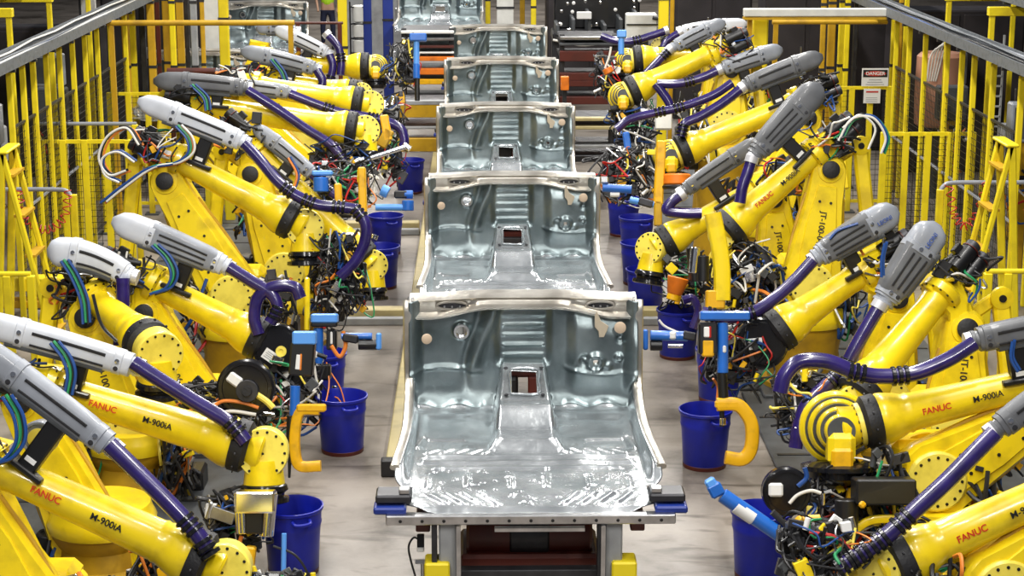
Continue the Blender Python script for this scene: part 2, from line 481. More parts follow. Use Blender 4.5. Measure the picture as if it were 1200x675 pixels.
# carriers (skids)
def make_carrier():
    r=thing('conveyor_carrier','x','conveyor carrier',(0,0,0))
    b=MB(); b.bx(-.80,.80,-.02,.05,-.075,-.02,'steel',.006); 
    for k in range(13): b.lathe(V((-.72+.12*k,-.022,-.05)),V((0,-1,0)),[(0,.010),(.003,.009),(.003,.001)],'black',8)
    b.build('cross_beam',r)
    b=MB(); b.bx(-.70,.70,1.5,1.58,-.12,-.04,'grey_dark',.006); b.build('cross_beam',r)
    for sg in (-1,1):
        b=MB(); b.bx(sg*.76-.10,sg*.76+.10,.06,.22,.02,.07,'dark_metal',.01); b.bx(sg*.78-.09,sg*.78+.09,.02,.16,-.03,.012,'navy',.01)
        b.bx(sg*.70-.03,sg*.70+.03,.08,.14,.07,.10,'steel',.005); b.build('locating_clamp',r)
        b=MB(); b.bx(sg*.46-.05,sg*.46+.05,.02,.12,-1.20,-.08,'grey_paint',.01); b.bx(sg*.46-.09,sg*.46-.06,.0,.10,-1.2,-.08,'dark_metal',.004)
        b.bx(sg*.52-.07,sg*.52+.07,-.02,.14,-1.24,-.30,'yellow_steel',.01); b.bx(sg*.40-.012,sg*.40+.012,-.03,0,-1.0,-.08,'steel'); b.build('support_post',r)
        b=MB(); b.bx(sg*.60-.04,sg*.60+.04,.1,1.8,-.16,-.08,'rust_red',.006); b.build('side_beam',r)
    b=MB(); b.cyl(V((-.36,.45,-.28)),V((.36,.45,-.28)),.16,'rust_red'); b.cyl(V((-.12,.45,-.28)),V((.12,.45,-.28)),.17,'dark_metal')
    b.bx(-.40,.40,.25,.7,-.62,-.36,'rust_red',.02); b.bx(-.12,.18,.26,.30,-.16,-.12,'steel',.004)
    b.bx(-.2,.02,.18,.3,-1.2,-.6,'black',.02); b.bx(.1,.2,.2,.3,-1.2,-.6,'rust_red',.01); b.build('lift_drive',r)
    b=MB(); b.bx(-.30,.30,1.1,2.3,-.30,-.24,'black',.01); b.build('hole_blackout',r)  # added black sheet that keeps the tunnel hole above it dark
    b=MB(); b.bx(-.44,.44,.10,.18,-.44,-.39,'dark_metal',.005); b.bx(-.2,.3,.02,.06,-.13,-.11,'steel'); b.build('tie_bar',r)
    return r
car=make_carrier()
CL=['steel carrier with clamps holding the nearest floor pan','carrier under the second floor pan','carrier under the third floor pan','carrier under the fourth floor pan','carrier under the farthest floor pan']
for k in range(5):
    c=car if k==0 else copy_tree(car); c.location=(0,PY0+PP*k-.02,PZ); c['label']=CL[k]; c['group']='conveyor carriers under the floor pans'
# limit switch with cable
p=D(492,640,10.6)
r=thing('limit_switch','small limit switch with looping black cable left of the nearest carrier post','sensor',V((p.x,p.y,0)))
b=MB(); b.box(D(493,636,10.6),RT*.02,FW*.02,UP*.05,'black',.004); b.box(D(493,644,10.58),RT*.018,FW*.02,UP*.012,'white_label',.002); b.build('switch_body',r)
b=MB(); b.tube([D(493,634,10.6),D(485,630,10.6),D(479,640,10.6),D(481,655,10.6),D(488,680,10.6)],.006,'cable_black'); b.build('cable',r)
b=MB(); b.cyl(D(496,660,10.6),V((D(496,660,10.6).x,D(496,660,10.6).y,0)),.015,'steel'); b.box(D(497,658,10.6),RT*.05,FW*.02,UP*.012,'steel',.003); b.build('stand',r)

# floor rail + cross frames
b=MB(); b.bx(-1.03,-.93,14.0,34,0,.10,'beam_beige',.01); b.bx(-1.06,-.90,13.9,14.0,0,.14,'black',.01)
tag(b.build('floor_rail',org=V((-.98,24,0))),'long dusty yellow floor rail running beside the left edge of the pans','rail')
b=MB(); b.bx(.93,1.0,17.0,34,0,.08,'grey_paint',.01)
tag(b.build('floor_rail',org=V((.96,24,0))),'grey floor rail beside the right edge of the pans','rail')
for k,(px,py,x0,x1,lab) in enumerate(((430,376,-2.0,-1.06,'beige cross beam on the floor left of the nearest pan'),(470,272,-2.3,-1.06,'cross beam on the floor beside the second left bin row'),(748,376,1.15,1.9,'cross beam on the floor under the right weld gun'))):
    q=onfloor(px,py); b=MB(); b.bx(x0,x1,q.y-.08,q.y+.08,0,.14,'beam_beige',.01); b.bx(x0,x1,q.y-.2,q.y-.12,0,.08,'grey_paint',.01)
    tag(b.build('floor_beam',org=V(((x0+x1)/2,q.y,0))),lab,'beam')

# ------------------------------------------------------------------ bins
def make_bin():
    r=thing('waste_bin','x','bin',(0,0,0)); H=.47
    b=MB(); b.lathe(V(),V((0,0,1)),[(0,.165),(.01,.17),(.30,.188),(.33,.192),(.36,.200),(.37,.196),(H-.03,.200),(H-.02,.212),(H,.214),(H+.003,.205),(H-.02,.196),(.05,.165),(.04,.01)],'blue_bin',40,cap=False)
    b.lathe(V(),V((0,0,1)),[(.0,.166),(.001,.001)],'blue_bin',40,cap=False)
    b.build('body',r)
    for sg in (0,PI):
        d=V((math.sin(sg+.4),-math.cos(sg+.4),0)); t=V((d.y,-d.x,0))
        b=MB(); b.tube([d*.198+t*-.06+V((0,0,H-.05)),d*.235+t*-.05+V((0,0,H-.06)),d*.24+V((0,0,H-.065)),d*.235+t*.05+V((0,0,H-.06)),d*.198+t*.06+V((0,0,H-.05))],.012,'blue_bin'); b.build('handle',r)
    b=MB(); b.lathe(V((0,0,.001)),V((0,0,1)),[(0,.171),(.03,.174),(.032,.172)],'rust_red',40,cap=False); b.build('base_band',r)
    return r
bin0=make_bin()
BINS=[(827,479,'blue bin on the right aisle beside the yellow C shaped gun arm'),(893,597,'blue bin nearest the camera on the right, below the slanted blue gun'),(795,362,'blue bin behind the horizontal blue gun on the right aisle'),
(843,408,'blue bin mostly hidden under the right blue gun bracket'),(757,315,'blue bin just left of the domed yellow wrist on the right'),(749,284,'second blue bin above the domed yellow wrist on the right'),(746,254,'blue bin third up the right aisle below two blue guns'),(731,232,'dark shaded blue bin beside second floor pan on the right'),(722,187,'farthest blue bin on the right aisle beside third floor pan'),
(400,463,'blue bin standing in the left aisle next to yellow gun arm'),(342,592,'blue bin nearest the camera on the left, behind the silver tool'),(378,413,'blue bin half hidden behind the blue gun column on the left'),(446,288,'blue bin beside the yellow disc wrist on the left aisle'),(452,252,'blue bin behind and above another one on the left aisle'),(480,187,'farthest blue bin on the left aisle beside third floor pan')]
for k,(px,py,lab) in enumerate(BINS):
    q=onfloor(px,py,.47); o=bin0 if k==0 else copy_tree(bin0); o.location=(q.x,q.y,0); o['label']=lab; o['group']='blue bins along the aisles'

# ------------------------------------------------------------------ robots
def offset_path(P0,P1,n,arc,zc):
    out=[]
    for i in range(n+1):
        t=i/n; px=P0[0]+(P1[0]-P0[0])*t; py=P0[1]+(P1[1]-P0[1])*t+arc*(t-.5)**2*4
        out.append(D(px,py,zc))
    return out
CABM=['cable_black']*15+['cable_blue','cable_blue','cable_white','cable_white','cable_red','cable_orange','cable_green','dark_metal','dark_metal','steel','yellow_pale']
def clutter(b,c,rx,rz,n,seed,ry=.15,boxes=6,cr=.008,mats=None):
    R=random.Random(seed); mats=mats or CABM
    def rp(k=1): return c+RT*R.uniform(-rx,rx)*k+UP*R.uniform(-rz,rz)*k+FW*R.uniform(-ry,ry)*k
    for i in range(n):
        p=rp(); q=rp(); md=(p+q)/2+V((R.uniform(-1,1)*rx*.8,-R.random()*ry,R.uniform(-.8,.5)*rz))
        b.tube([p,p.lerp(md,.6)+rp(.2)-c,md,q.lerp(md,.5)+rp(.2)-c,q],cr*R.uniform(.7,1.5),R.choice(mats),6,4)
    for i in range(boxes):
        p=rp(.9); a=R.uniform(0,PI); s=R.uniform(.015,.045)
        x=RT*math.cos(a)+UP*math.sin(a); z=UP*math.cos(a)-RT*math.sin(a)
        k=R.random()
        mm=R.choice(['steel','dark_metal','black','yellow_deep','dark_metal','black','white_label','chrome','grey_dark','black','rubber','yellow'])
        if k<.5: b.box(p,x*s,FW*s*.8,z*s*R.uniform(.5,2),mm,.004)
        else: b.cyl(p-z*s*1.3,p+z*s*1.3,s*.6,mm)
def disc_bolts(b,c,n,r,k,mname='black',br=.009,ph=0):
    br=br*1.3
    x,y,_=frame(n)
    for i in range(k):
        a=2*PI*i/k+ph; p=c+(x*math.cos(a)+y*math.sin(a))*r
        b.lathe(p,n,[(-.004,br),(.004,br*.9),(.004,.0005)],mname,7)
def robot(label,side,zc,K,S,F,W,wtype='disc',cover=None,ctone='cover_light',csize=1.0,hoses=(),cables=(),txt=False,arm_txt=None,cap=True,farc=0,seed=1,
          tool=None,wdz=0,fr=1.0,coverlet=False,bracket=True,motor=True,kdz=0,bulb=False,wr=.17,cdz=-.15,coll=None,wn=None,carc=-1.5,armw=1.0,tail=None):
    px2m=zc/FPX
    Sp=D(S[0],S[1],zc); Kp=D(K[0],K[1],zc+kdz); Fp=D(F[0],F[1],zc-.05+kdz); Wp=D(W[0],W[1],zc-.05+wdz)
    root=thing('industrial_robot',label,'robot',V((Sp.x,Sp.y+.1,0)),'yellow welding robots')
    NR=V((0,-1,.12)).normalized()      # side face direction of arm
    # ---- base and turret
    b=MB(); g=V((Sp.x,Sp.y+.1,0))
    b.bx(g.x-.42,g.x+.42,g.y-.42,g.y+.42,0,.06,'grey_dark',.01)
    zt=max(.35,Sp.z-.35)
    b.lathe(g+V((0,0,.06)),V((0,0,1)),[(0,.38),(.04,.38),(.06,.33),(zt*.5,.30),(zt-.1,.34),(zt-.06,.34)],'ochre_steel',32)  # yellow pedestal darkened to ochre, standing in for shade low down
    b.build('base',root)
    b=MB(); b.lathe(g+V((0,0,zt)),V((0,0,1)),[(0,.36),(.06,.37),(.10,.35),(.16,.33)],'yellow',32)
    b.box(g+V((0,.12,(zt+.16+Sp.z)/2+.03)),V((.26,0,0)),V((0,.16,0)),V((0,0,max(.1,(Sp.z-zt)/2+.12))),'yellow',.05)
    b.lathe(Sp+NR*-.25,NR,[(0,.26),(.10,.28),(.14,.28)],'yellow',32)
    b.cyl(Sp-NR*.28+V((0,0,.0)),Sp-NR*.55,.11,'black'); b.build('turret',root)
    b=MB(); clutter(b,Sp+V((-side*.38,-.15,-.05)),.16,.34,26,seed+90,ry=.2,boxes=14,cr=.011); clutter(b,Sp+V((side*.34,-.05,-.1)),.14,.30,18,seed+91,ry=.2,boxes=10,cr=.011); b.build('cable_bundle',root)['kind']='stuff'  # dark cables, and motors below, added to imitate shade around the turret
    b=MB(); b.cyl(Sp+V((-side*.34,.05,-.30)),Sp+V((-side*.30,.0,.05)),.085,'black'); b.build('motor',root); b=MB(); b.cyl(Sp+V((side*.40,.12,-.25)),Sp+V((side*.36,.08,.16)),.075,'dark_metal'); b.build('motor',root); b=MB(); b.box(Sp+V((-side*.42,.1,-.35)),V((.14,0,0)),V((0,.14,0)),V((0,0,.13)),'black',.02); b.build('terminal_box',root)
    # ---- lower arm
    t=(Kp-Sp); L=t.length; t.normalize(); n=(NR-t*NR.dot(t)).normalized(); x=n.cross(t)
    def outline(w0,w1,w2):
        o=[]
        for i in range(9):
            a=PI+PI*i/8; o.append(Sp+x*(-math.cos(a-PI)*w0)*-1*-1+t*(-math.sin(a-PI)*w0))
        o=[Sp+x*(math.cos(PI+PI*i/8)*w0)+t*(math.sin(PI+PI*i/8)*w0) for i in range(9)]
        o+=[Sp+t*L*.35+x*w1, Sp+t*L*.75+x*w2*1.12]
        o+=[Kp+x*(math.cos(PI*i/8)*w2)+t*(math.sin(PI*i/8)*w2) for i in range(9)]
        o+=[Sp+t*L*.75-x*w2*1.12, Sp+t*L*.35-x*w1]
        return o
    aw=armw
    b=MB(); ol=outline(.27*aw,.225*aw,.15*aw)
    b.prism([p+n*.02 for p in ol],n,.09,'yellow',.03)
    b.prism([p-n*.20 for p in outline(.22*aw,.15*aw,.13*aw)],n,.12,'yellow',.03)
    # raised front pad
    pad=[Sp+t*L*.12+x*.15*aw,Sp+t*L*.5+x*.14*aw,Sp+t*L*.86+x*.08*aw,Sp+t*L*.86-x*.08*aw,Sp+t*L*.5-x*.14*aw,Sp+t*L*.12-x*.15*aw]
    b.prism([p+n*.115 for p in pad],n,.012,'yellow',.008)
    for (a_,c_) in ((.25,-.07),(.25,.07),(.5,-.06),(.5,.06),(.72,-.05),(.72,.05)):
        if arm_txt and a_==.5: continue
        q=Sp+t*L*a_+x*c_+n*.127; b.lathe(q,n,[(-.003,.014),(.006,.012),(.006,.0005)],'black',8)
    for sx in (-1,1):
        b.tube([Sp+x*sx*.235*aw+n*.03+t*.05,Sp+t*L*.4+x*sx*.222*aw+n*.03,Sp+t*L*.78+x*sx*.165*aw+n*.03],.018,'ochre_steel',8,5)
    la=b.build('lower_arm',root,ang=35)
    if cap:
        b=MB(); b.lathe(Kp+n*.11,n,[(-.03,.115*aw),(.012,.112*aw),(.014,.085),(.03,.082),(.036,.07),(.036,.001)],'yellow',28); b.build('joint_boss',la)
        b=MB(); b.lathe(Kp+n*.146,n,[(-.01,.080),(.012,.078),(.018,.068),(.018,.001)],'rubber',28); b.build('joint_cap',la)
    b=MB(); b.lathe(Sp+n*.10,n,[(0,.20*aw),(.03,.20*aw),(.045,.185*aw),(.045,.001)],'yellow_pale',32); disc_bolts(b,Sp+n*.145,n,.16*aw,16); b.build('shoulder_disc',la)
    if arm_txt:
        up_=t if True else -t
        # characters stacked along the arm
        k=len(arm_txt)
        for i,ch in enumerate(arm_txt):
            pass
        rt_=-t; up_=x if x.dot(RT)>0 else -x
        # reading downwards, glyph tops to the right
        lettering(arm_txt,Sp+t*L*.50+n*.130,rt_,n.cross(rt_),.072,'text_black',la)
    # ---- rear link
    if motor:
        out=RT*side; a_=Kp+out*.30+UP*.22+V((0,.08,0)); c_=Kp+out*.40-UP*.75+V((0,.08,0)); b=MB(); b.bar(a_,c_,.13,.09,'yellow',-FW,.02)
        b.lathe(a_+V((0,-.05,0)),V((0,-1,0)),[(-.02,.085),(.02,.085),(.025,.06),(.025,.001)],'yellow',20); b.lathe(a_+V((0,-.08,0)),V((0,-1,0)),[(-.01,.03),(.005,.028),(.005,.001)],'black',14)
        b.bar(a_+V((0,.02,0)),Kp+UP*.02+V((0,.1,0)),.10,.06,'yellow',-FW,.015); b.build('rear_link',root)
    # ---- elbow housing with motors
    ax=(Wp-Fp); FLn=ax.length; ax.normalize(); nf=(NR-ax*NR.dot(ax)).normalized(); uf=nf.cross(ax)
    if uf.z<0: uf=-uf
    b=MB(); mid=(Kp+Fp)/2
    b.lathe(Kp-n*.30,n,[(0,.14),(.02,.155),(.30,.155),(.37,.15)],'yellow',24)
    o=[Kp+x*.12,Kp-x*.13,Fp-ax*.20-uf*.06,Fp-ax*.22+uf*.10,Fp+ax*.04+uf*.145,Fp+ax*.08-uf*.13]
    cc=sum(o,V())/6; o.sort(key=lambda p: math.atan2((p-cc).dot(n.cross(x)) if False else (p-cc).dot(UP),(p-cc).dot(RT)))
    b.prism([p-n*.06 for p in o],NR,.15,'yellow',.03)
    b.lathe(Fp-ax*.06,ax,[(0,.13*fr),(.03,.155*fr),(.09,.155*fr),(.11,.12*fr)],'yellow',28)
    disc_bolts(b,Fp+ax*.035+ax*.0,ax,.142*fr,14)
    eh=b.build('elbow_housing',root,ang=35)
    if motor:
        for i,(du,dn) in enumerate(((.06,.07),(-.06,.05),(.0,-.10))):
            b=MB(); q=Fp-ax*.18+uf*du+nf*dn
            b.cyl(q,q-ax*.21,.066,'black'); b.cyl(q-ax*.20,q-ax*.27,.058,'dark_metal'); b.box(q-ax*.14+uf*.07,ax*.04,nf*.03,uf*.035,'black',.006); b.lathe(q-ax*.21,ax,[(-.008,.069),(.0,.069)],'rust_red',14)
            b.build('motor',root)
        b=MB(); clutter(b,Fp-ax*.22+uf*.02-V((0,.08,0)),.22,.17,18,seed+50,ry=.12,boxes=6); b.build('cable_loop',root)
    # ---- forearm
    b=MB(); r0=.105*fr; Lf=FLn-wr*1.25
    prof=[(.0,.10*fr),(.05,.115*fr),(.10,r0*1.06),(.16,r0),(Lf*.55,.118*fr),(Lf-.22,.128*fr),(Lf-.20,.136*fr),(Lf-.18,.130*fr),(Lf-.12,.152*fr),(Lf-.05,.172*fr),(Lf-.02,.175*fr),(Lf,.17*fr)]
    b.lathe(Fp,ax,prof,'yellow',32)
    fa=b.build('forearm',root,ang=50)
    if txt:
        fwd=1 if side<0 else -1
        rdir=ax*fwd; nn=(nf*.95+uf*.05).normalized(); upd=nn.cross(rdir); 
        if upd.z<0: upd=-upd
        base=.127*fr; 
        f1,f2=(.30,.60) if side<0 else (.66,.34)
        lettering('FANUC',Fp+ax*Lf*f1+nn*base,rdir,upd,.058,'text_red',fa)
        lettering('M-900iA',Fp+ax*Lf*f2+nn*(base+.002),rdir,upd,.058,'text_black',fa)
    # collar
    b=MB(); b.lathe(Fp+ax*Lf,ax,[(0,.172*fr),(.01,.180*fr),(.09,.178*fr),(.10,.165*fr),(.115,.15*fr)],'rubber',32); disc_bolts(b,Fp+ax*(Lf+.05)+nf*.17*0,ax,.182*fr,10,'dark_metal',.008); b.build('wrist_gasket',root)
    # ---- wrist
    wnv=(wn or V((0.05*-side,-1,.22))).normalized()
    dn=V((0,0,-1)); dn=(dn-wnv*dn.dot(wnv)).normalized()
    b=MB()
    if wtype=='disc':
        b.cyl(Fp+ax*(Lf+.10),Wp,.13*fr,'yellow',r1=.15*wr/.17,n=24)
        b.lathe(Wp-wnv*.22,wnv,[(0,wr*.8),(.03,wr*.95),(.20,wr*.97),(.25,wr),(.30,wr),(.315,wr*.96),(.315,.001)],'yellow_pale',36)
        disc_bolts(b,Wp+wnv*.095,wnv,wr*.85,14,br=.008); disc_bolts(b,Wp+wnv*.095,wnv,.0001,1,br=.007)
        b.lathe(Wp+dn*.05,dn,[(0,wr*.72),(.10,wr*.78),(.16,wr*.82)],'yellow',28)
        b.build('wrist',root,ang=35)
        b=MB(); b.lathe(Wp+dn*.20,dn,[(0,wr*.72),(.02,wr*.90),(.05,wr*.95),(.07,wr*.80),(.09,wr*.78),(.10,wr*.98),(.13,wr*1.0),(.14,wr*.85)],'black_gloss',28); b.build('tool_flange',root)
    elif wtype=='ribbed':
        b.cyl(Fp+ax*(Lf+.10),Wp,.12*fr,'yellow',r1=.12*wr/.17,n=24)
        b.lathe(Fp+ax*(Lf+.115),ax,[(0,.145*fr),(.03,.145*fr),(.035,.1*fr)],'yellow_pale',28); disc_bolts(b,Fp+ax*(Lf+.148),ax,.125*fr,14)
        cc=Wp-wnv*.15
        for i,rr in enumerate((1.15,.92,.70,.50)):
            q=wr*rr; b.lathe(cc+wnv*(.07*i),wnv,[(0,q*.99),(.02,q),(.045,q*.98),(.062,q*.90)],'yellow',36)
            b.lathe(cc+wnv*(.07*i+.058),wnv,[(0,q*.86),(.02,q*.84)],'grey_dark',36)
        h=Wp+wnv*.08+dn*wr*.55
        b.box(h,RT*wr*.42,wnv*.10,dn*wr*.50,'yellow',.035)
        b.box(h+dn*wr*.28+wnv*.07,RT*wr*.33,wnv*.05,dn*wr*.33,'yellow_deep',.02)
        b.build('wrist',root,ang=35)
        b=MB(); b.lathe(Wp+dn*wr*1.0,dn,[(0,wr*.85),(.02,wr*1.15),(.05,wr*1.15),(.06,wr*.95),(.10,wr*.95),(.14,wr*.7)],'black_gloss',28); b.build('tool_flange',root)
    elif wtype=='black':
        b.cyl(Fp+ax*(Lf+.09),Wp-ax*wr*.55-wnv*.06,.13*fr,'yellow',r1=.10,n=24); b.build('wrist',root)
        Wp=Wp+wnv*.10; b=MB(); b.lathe(Wp-wnv*.22,wnv,[(0,wr*.95),(.02,wr*1.1),(.20,wr*1.1),(.22,wr*1.02),(.22,wr*.9),(.235,wr*.88),(.235,.001)],'black_gloss',40)
        fl=b.build('tool_flange',root)
        b=MB(); b.lathe(Wp+wnv*.015+RT*wr*-side*.2+UP*-.02,wnv,[(0,.045),(.02,.043),(.022,.02),(.012,.018),(.012,.001)],'yellow_pale' if side<0 else 'cable_blue',20); b.build('hub',fl)
        b=MB(); q=Wp+wnv*.02+RT*(-wr*.3)+UP*(wr*-.05*0+(-.3*wr if side<0 else .0)); a=.6 if side<0 else -.1
        xx=RT*math.cos(a)-UP*math.sin(a); yy=wnv.cross(xx); b.box(q,xx*.055,yy*.045,wnv*.002,'white_label'); lb=b.build('sticker',fl)
        b=MB(); 
        for i in range(4): b.box(q+yy*(-.025+.016*i)+wnv*.003,xx*(.04-.008*(i%2)),yy*.003,wnv*.0008,'grey_paint')
        b.build('print',lb) if False else b.build('sticker_print',fl)
    if tool:
        q=D(tool[0],tool[1],zc-.05); rx=tool[2]*px2m; rz=tool[3]*px2m
        b=MB(); clutter(b,q,rx,rz,int((tool[4] if len(tool)>4 else 34)*1.6),seed,ry=.18,boxes=int((tool[5] if len(tool)>5 else 22)*2.2),cr=.0075); b.build('cable_bundle',root)['kind']='stuff'
        b=MB(); R=random.Random(seed+7)
        for i in range(9):
            p_=q+RT*R.uniform(-.6,.6)*rx+UP*R.uniform(-.6,.6)*rz+FW*.12; b.box(p_,RT*rx*R.uniform(.25,.5),FW*.07,UP*rz*R.uniform(.15,.35),R.choice(['black','dark_metal','black']),.015)
        b.build('tool_body',root)
    # ---- hose cover
    if cover:
        P0,P1=cover; n_=14; path=[]
        for i in range(n_+1):
            tt=i/n_; path.append(D(P0[0]+(P1[0]-P0[0])*tt,P0[1]+(P1[1]-P0[1])*tt+carc*(1-(2*tt-1)**2)*1.0,zc+cdz))
        Lc=(path[-1]-path[0]).length; sz=[]
        for i in range(n_+1):
            tt=i/n_; e=max(.30,math.sqrt(max(0,1-(1-min(1,tt/.16))**2)))*(1 if tt>.3 else .86+.14*tt/.3)
            w=(.108 if not bulb else .125)*(1-(.30 if bulb else .12)*tt)*e
            if tt>.90: w*=.92
            sz.append((w*csize,w*csize*.85))
        b=MB(); b.sweep(path,sz,ctone,NR,26,3.4)
        dd=(path[-1]-path[0]).normalized(); nn=(NR-dd*NR.dot(dd)).normalized(); uu=nn.cross(dd); 
        if uu.z<0: uu=-uu
        co=b.build('hose_cover',root,ang=60)
        b=MB(); P=path[6:13]
        Q=range(6,13); b.sweep([path[i]+uu*sz[i][0]*.30+nn*(sz[i][1]*.99) for i in Q],[(.012*csize,.006)]*len(P),'rubber',nn,8,3)
        b.sweep([path[i]-uu*sz[i][0]*.55+nn*(sz[i][1]*.97) for i in Q],[(.009*csize,.006)]*len(P),'rubber',nn,8,3)
        b.build('cover_slot',co)
        b=MB(); b.sweep([path[i]-uu*sz[i][0]*.95 for i in range(4,13)],[(.022*csize,sz[i][1]*.85) for i in range(4,13)],'grey_dark',nn,12,4); b.build('cover_rail',co)
        if bulb and tail:
            b=MB(); I=range(5,14); b.sweep([path[i] for i in I],[(sz[i][0]*1.04,sz[i][1]*1.06) for i in I],tail,nn,26,5); tl=b.build('cover_tail',co)
            for o_ in (-.55,-.1,.35):
                b=MB(); b.sweep([path[i]+uu*sz[i][0]*o_+nn*sz[i][1]*1.07 for i in range(6,13)],[(.008,.006)]*7,'rubber',nn,8,3); b.build('tail_groove',tl) if False else b.build('tail_groove',co)
        for ti in (5,13):
            b=MB(); w=sz[ti][0]; tq=(path[ti+1]-path[ti-1]).normalized()
            b.sweep([path[ti]-tq*.03,path[ti]-tq*.026,path[ti]+tq*.026,path[ti]+tq*.03],[(w*1.0,w*.88),(w*1.07,w*.93),(w*1.07,w*.93),(w*1.0,w*.88)],ctone,NR,26,3.4)
            b.lathe(path[ti]+nn*w*.92+uu*w*.15,nn,[(0,.018),(.008,.016),(.009,.001)],'chrome',10); b.lathe(path[ti]+nn*w*.85-uu*w*.5,nn,[(0,.018),(.008,.016),(.009,.001)],'dark_metal',10)
            b.build('clamp_band',co)
        b=MB(); e=path[-1]; b.lathe(e-dd*.01,dd,[(0,.070*csize),(.03,.066*csize),(.035,.074*csize),(.055,.074*csize),(.06,.06)],ctone,20); b.lathe(e+dd*.045,dd,[(0,.062),(.045,.06)],'hose_ring',20); b.build('hose_fitting',co)
        if bracket:
            b=MB(); q=path[10]-uu*.09*csize; h=max(.1,min(.34,((q-Fp)-ax*(q-Fp).dot(ax)).length*.8)); 
            b.bar(q+uu*.03,q-uu*h,.12,.10,'black',nn,.01); b.bar(q-uu*h-dd*.13,q-uu*h+dd*.13,.035,.16,'black',nn,.008); b.bar(q-uu*(h*.8)-dd*.035+nn*.052,q-uu*(h*.8)+dd*.035+nn*.052,.03,.004,'white_label',nn,0)
            b.build('cover_bracket',root)
        if coverlet: lettering('LEONI',path[3]+dd*.0+nn*(sz[3][1]*1.0+.010)-uu*.01,dd*(1 if side<0 else -1),uu,.045,'text_blue',co)
    # ---- hoses
    for h in hoses:
        pts=[D(q[0],q[1],zc-.22+(q[2] if len(q)>2 else 0)) for q in h['p']]
        P=crom(pts,8); rr=h.get('r',.052)
        b=MB(); b.tube(P,rr,h.get('m','hose_purple'),14,0); ho=b.build('hose',root)
        acc=[0]
        for i in range(1,len(P)): acc.append(acc[-1]+(P[i]-P[i-1]).length)
        for ct in h.get('c',()):
            g_=ct*acc[-1]; i=max(1,min(len(P)-2,next((j for j,a_ in enumerate(acc) if a_>=g_),1)))
            tt=(P[i+1]-P[i-1]).normalized(); b=MB()
            for k_ in (-1,0,1): b.lathe(P[i]+tt*(.042*k_),tt,[(-.014,rr*1.1),(-.010,rr*1.25),(.010,rr*1.25),(.014,rr*1.1)],'black_gloss',14)
            b.build('hose_clamp',ho)
        if h.get('ring',0)==1:
            tt=(P[1]-P[0]).normalized(); b=MB(); b.lathe(P[0],tt,[(-.03,rr*1.2),(.03,rr*1.2)],'hose_ring',14); b.build('hose_ring',ho)
    for ci,cb in enumerate(cables):
        b=MB()
        for j,mn in enumerate(cb[1]):
            off=RT*.018*(j-1)+UP*.012*(j%2)+FW*.015*(j%3)
            b.tube([D(q[0],q[1],zc-.26)+off for q in cb[0]],.011,mn,6,6)
        b.build('cable_loop',root)
    return root
HP=('cable_blue','cable_green','cable_black','cable_blue')
ROB={}
ROB['L1']=robot('robot at the bottom left corner with brown shaded forearm and dark grey hose cover',-1,11.2,(-45,560),(35,720),(-10,545),(262,668),cover=((-40,395),(126,520)),ctone='cover_mid',csize=.86,txt=True,
  hoses=[dict(p=[(128,521),(160,552),(200,592),(228,622),(244,645)],c=(.78,.98))],cables=[([(6,465),(20,490),(22,518),(8,538),(-10,545)],HP)],seed=1,tool=(330,700,40,30),carc=-1,fr=1.0)
ROB['L2']=robot('robot on the left whose round bolted wrist disc hangs over a silver tool',-1,12.6,(30,470),(118,655),(62,455),(309,530),cover=((-45,372),(154,428)),ctone='cover_light',csize=.9,txt=True,
  hoses=[dict(p=[(156,425),(190,447),(230,472),(265,493),(280,508),(288,518)],c=(.86,))],cables=[([(62,402),(76,420),(82,440),(78,465)],HP),([(112,345),(122,380),(140,400)],('cable_black',))],seed=2,tool=(275,610,36,40,24,14),carc=-2)
ROB['L3']=robot('robot on the left with short pale cover bent above a vertical hose',-1,14.2,(105,372),(150,520),(114,352),(184,412),wdz=-.75,wn=V((.45,-1,-.05)),cover=((56,296),(148,322)),ctone='cover_light',csize=1.0,bulb=True,bracket=False,carc=-9,arm_txt='JT-100-08',
  hoses=[dict(p=[(144,326,-.0),(144,350),(143,375),(140,405)],c=(.55,))],cables=[([(74,306),(86,325),(97,352),(100,380)],HP)],seed=3,tool=(255,470,48,26,30,16),fr=1.0)
ROB['L4']=robot('robot on the left whose hose coils in front of a black labelled disc',-1,15.3,(173,367),(238,490),(180,332),(325,408),wtype='black',wr=.185,cover=((132,258),(262,311)),ctone='cover_light',csize=1.0,bulb=True,tail='cover_mid',arm_txt='JT-100-06',
  hoses=[dict(p=[(268,313),(295,330),(318,345),(325,362),(316,378)],c=(.85,)),dict(p=[(303,392),(298,372),(303,348),(322,336),(345,337),(352,350)],c=())],cables=[([(180,288),(195,303),(203,322),(196,338),(178,345)],HP)],seed=4,tool=(345,455,40,45,30,18))
ROB['L5']=robot('robot on the left with white hose cover and bolted disc above second bin row',-1,16.8,(197,213),(275,348),(210,188),(358,267),cover=((162,118),(282,165)),ctone='cover_light',csize=.98,txt=False,
  hoses=[dict(p=[(286,168),(305,188),(325,212),(345,228),(372,240),(400,243),(421,246)],c=(.45,.62,.85)),dict(p=[(417,246),(428,262),(427,285),(415,308),(398,325)],c=(.05,))],
  cables=[([(208,148),(221,163),(222,180),(205,192),(175,198),(140,222),(120,238)],('cable_blue','cable_green','cable_orange','cable_white')),([(165,170),(150,150),(128,160),(118,185),(130,205),(150,200)],('cable_white','cable_black','cable_orange')),([(160,190),(140,178),(122,186),(125,205),(142,214)],('cable_white','cable_blue'))],seed=5,tool=(398,318,30,50,50,24))
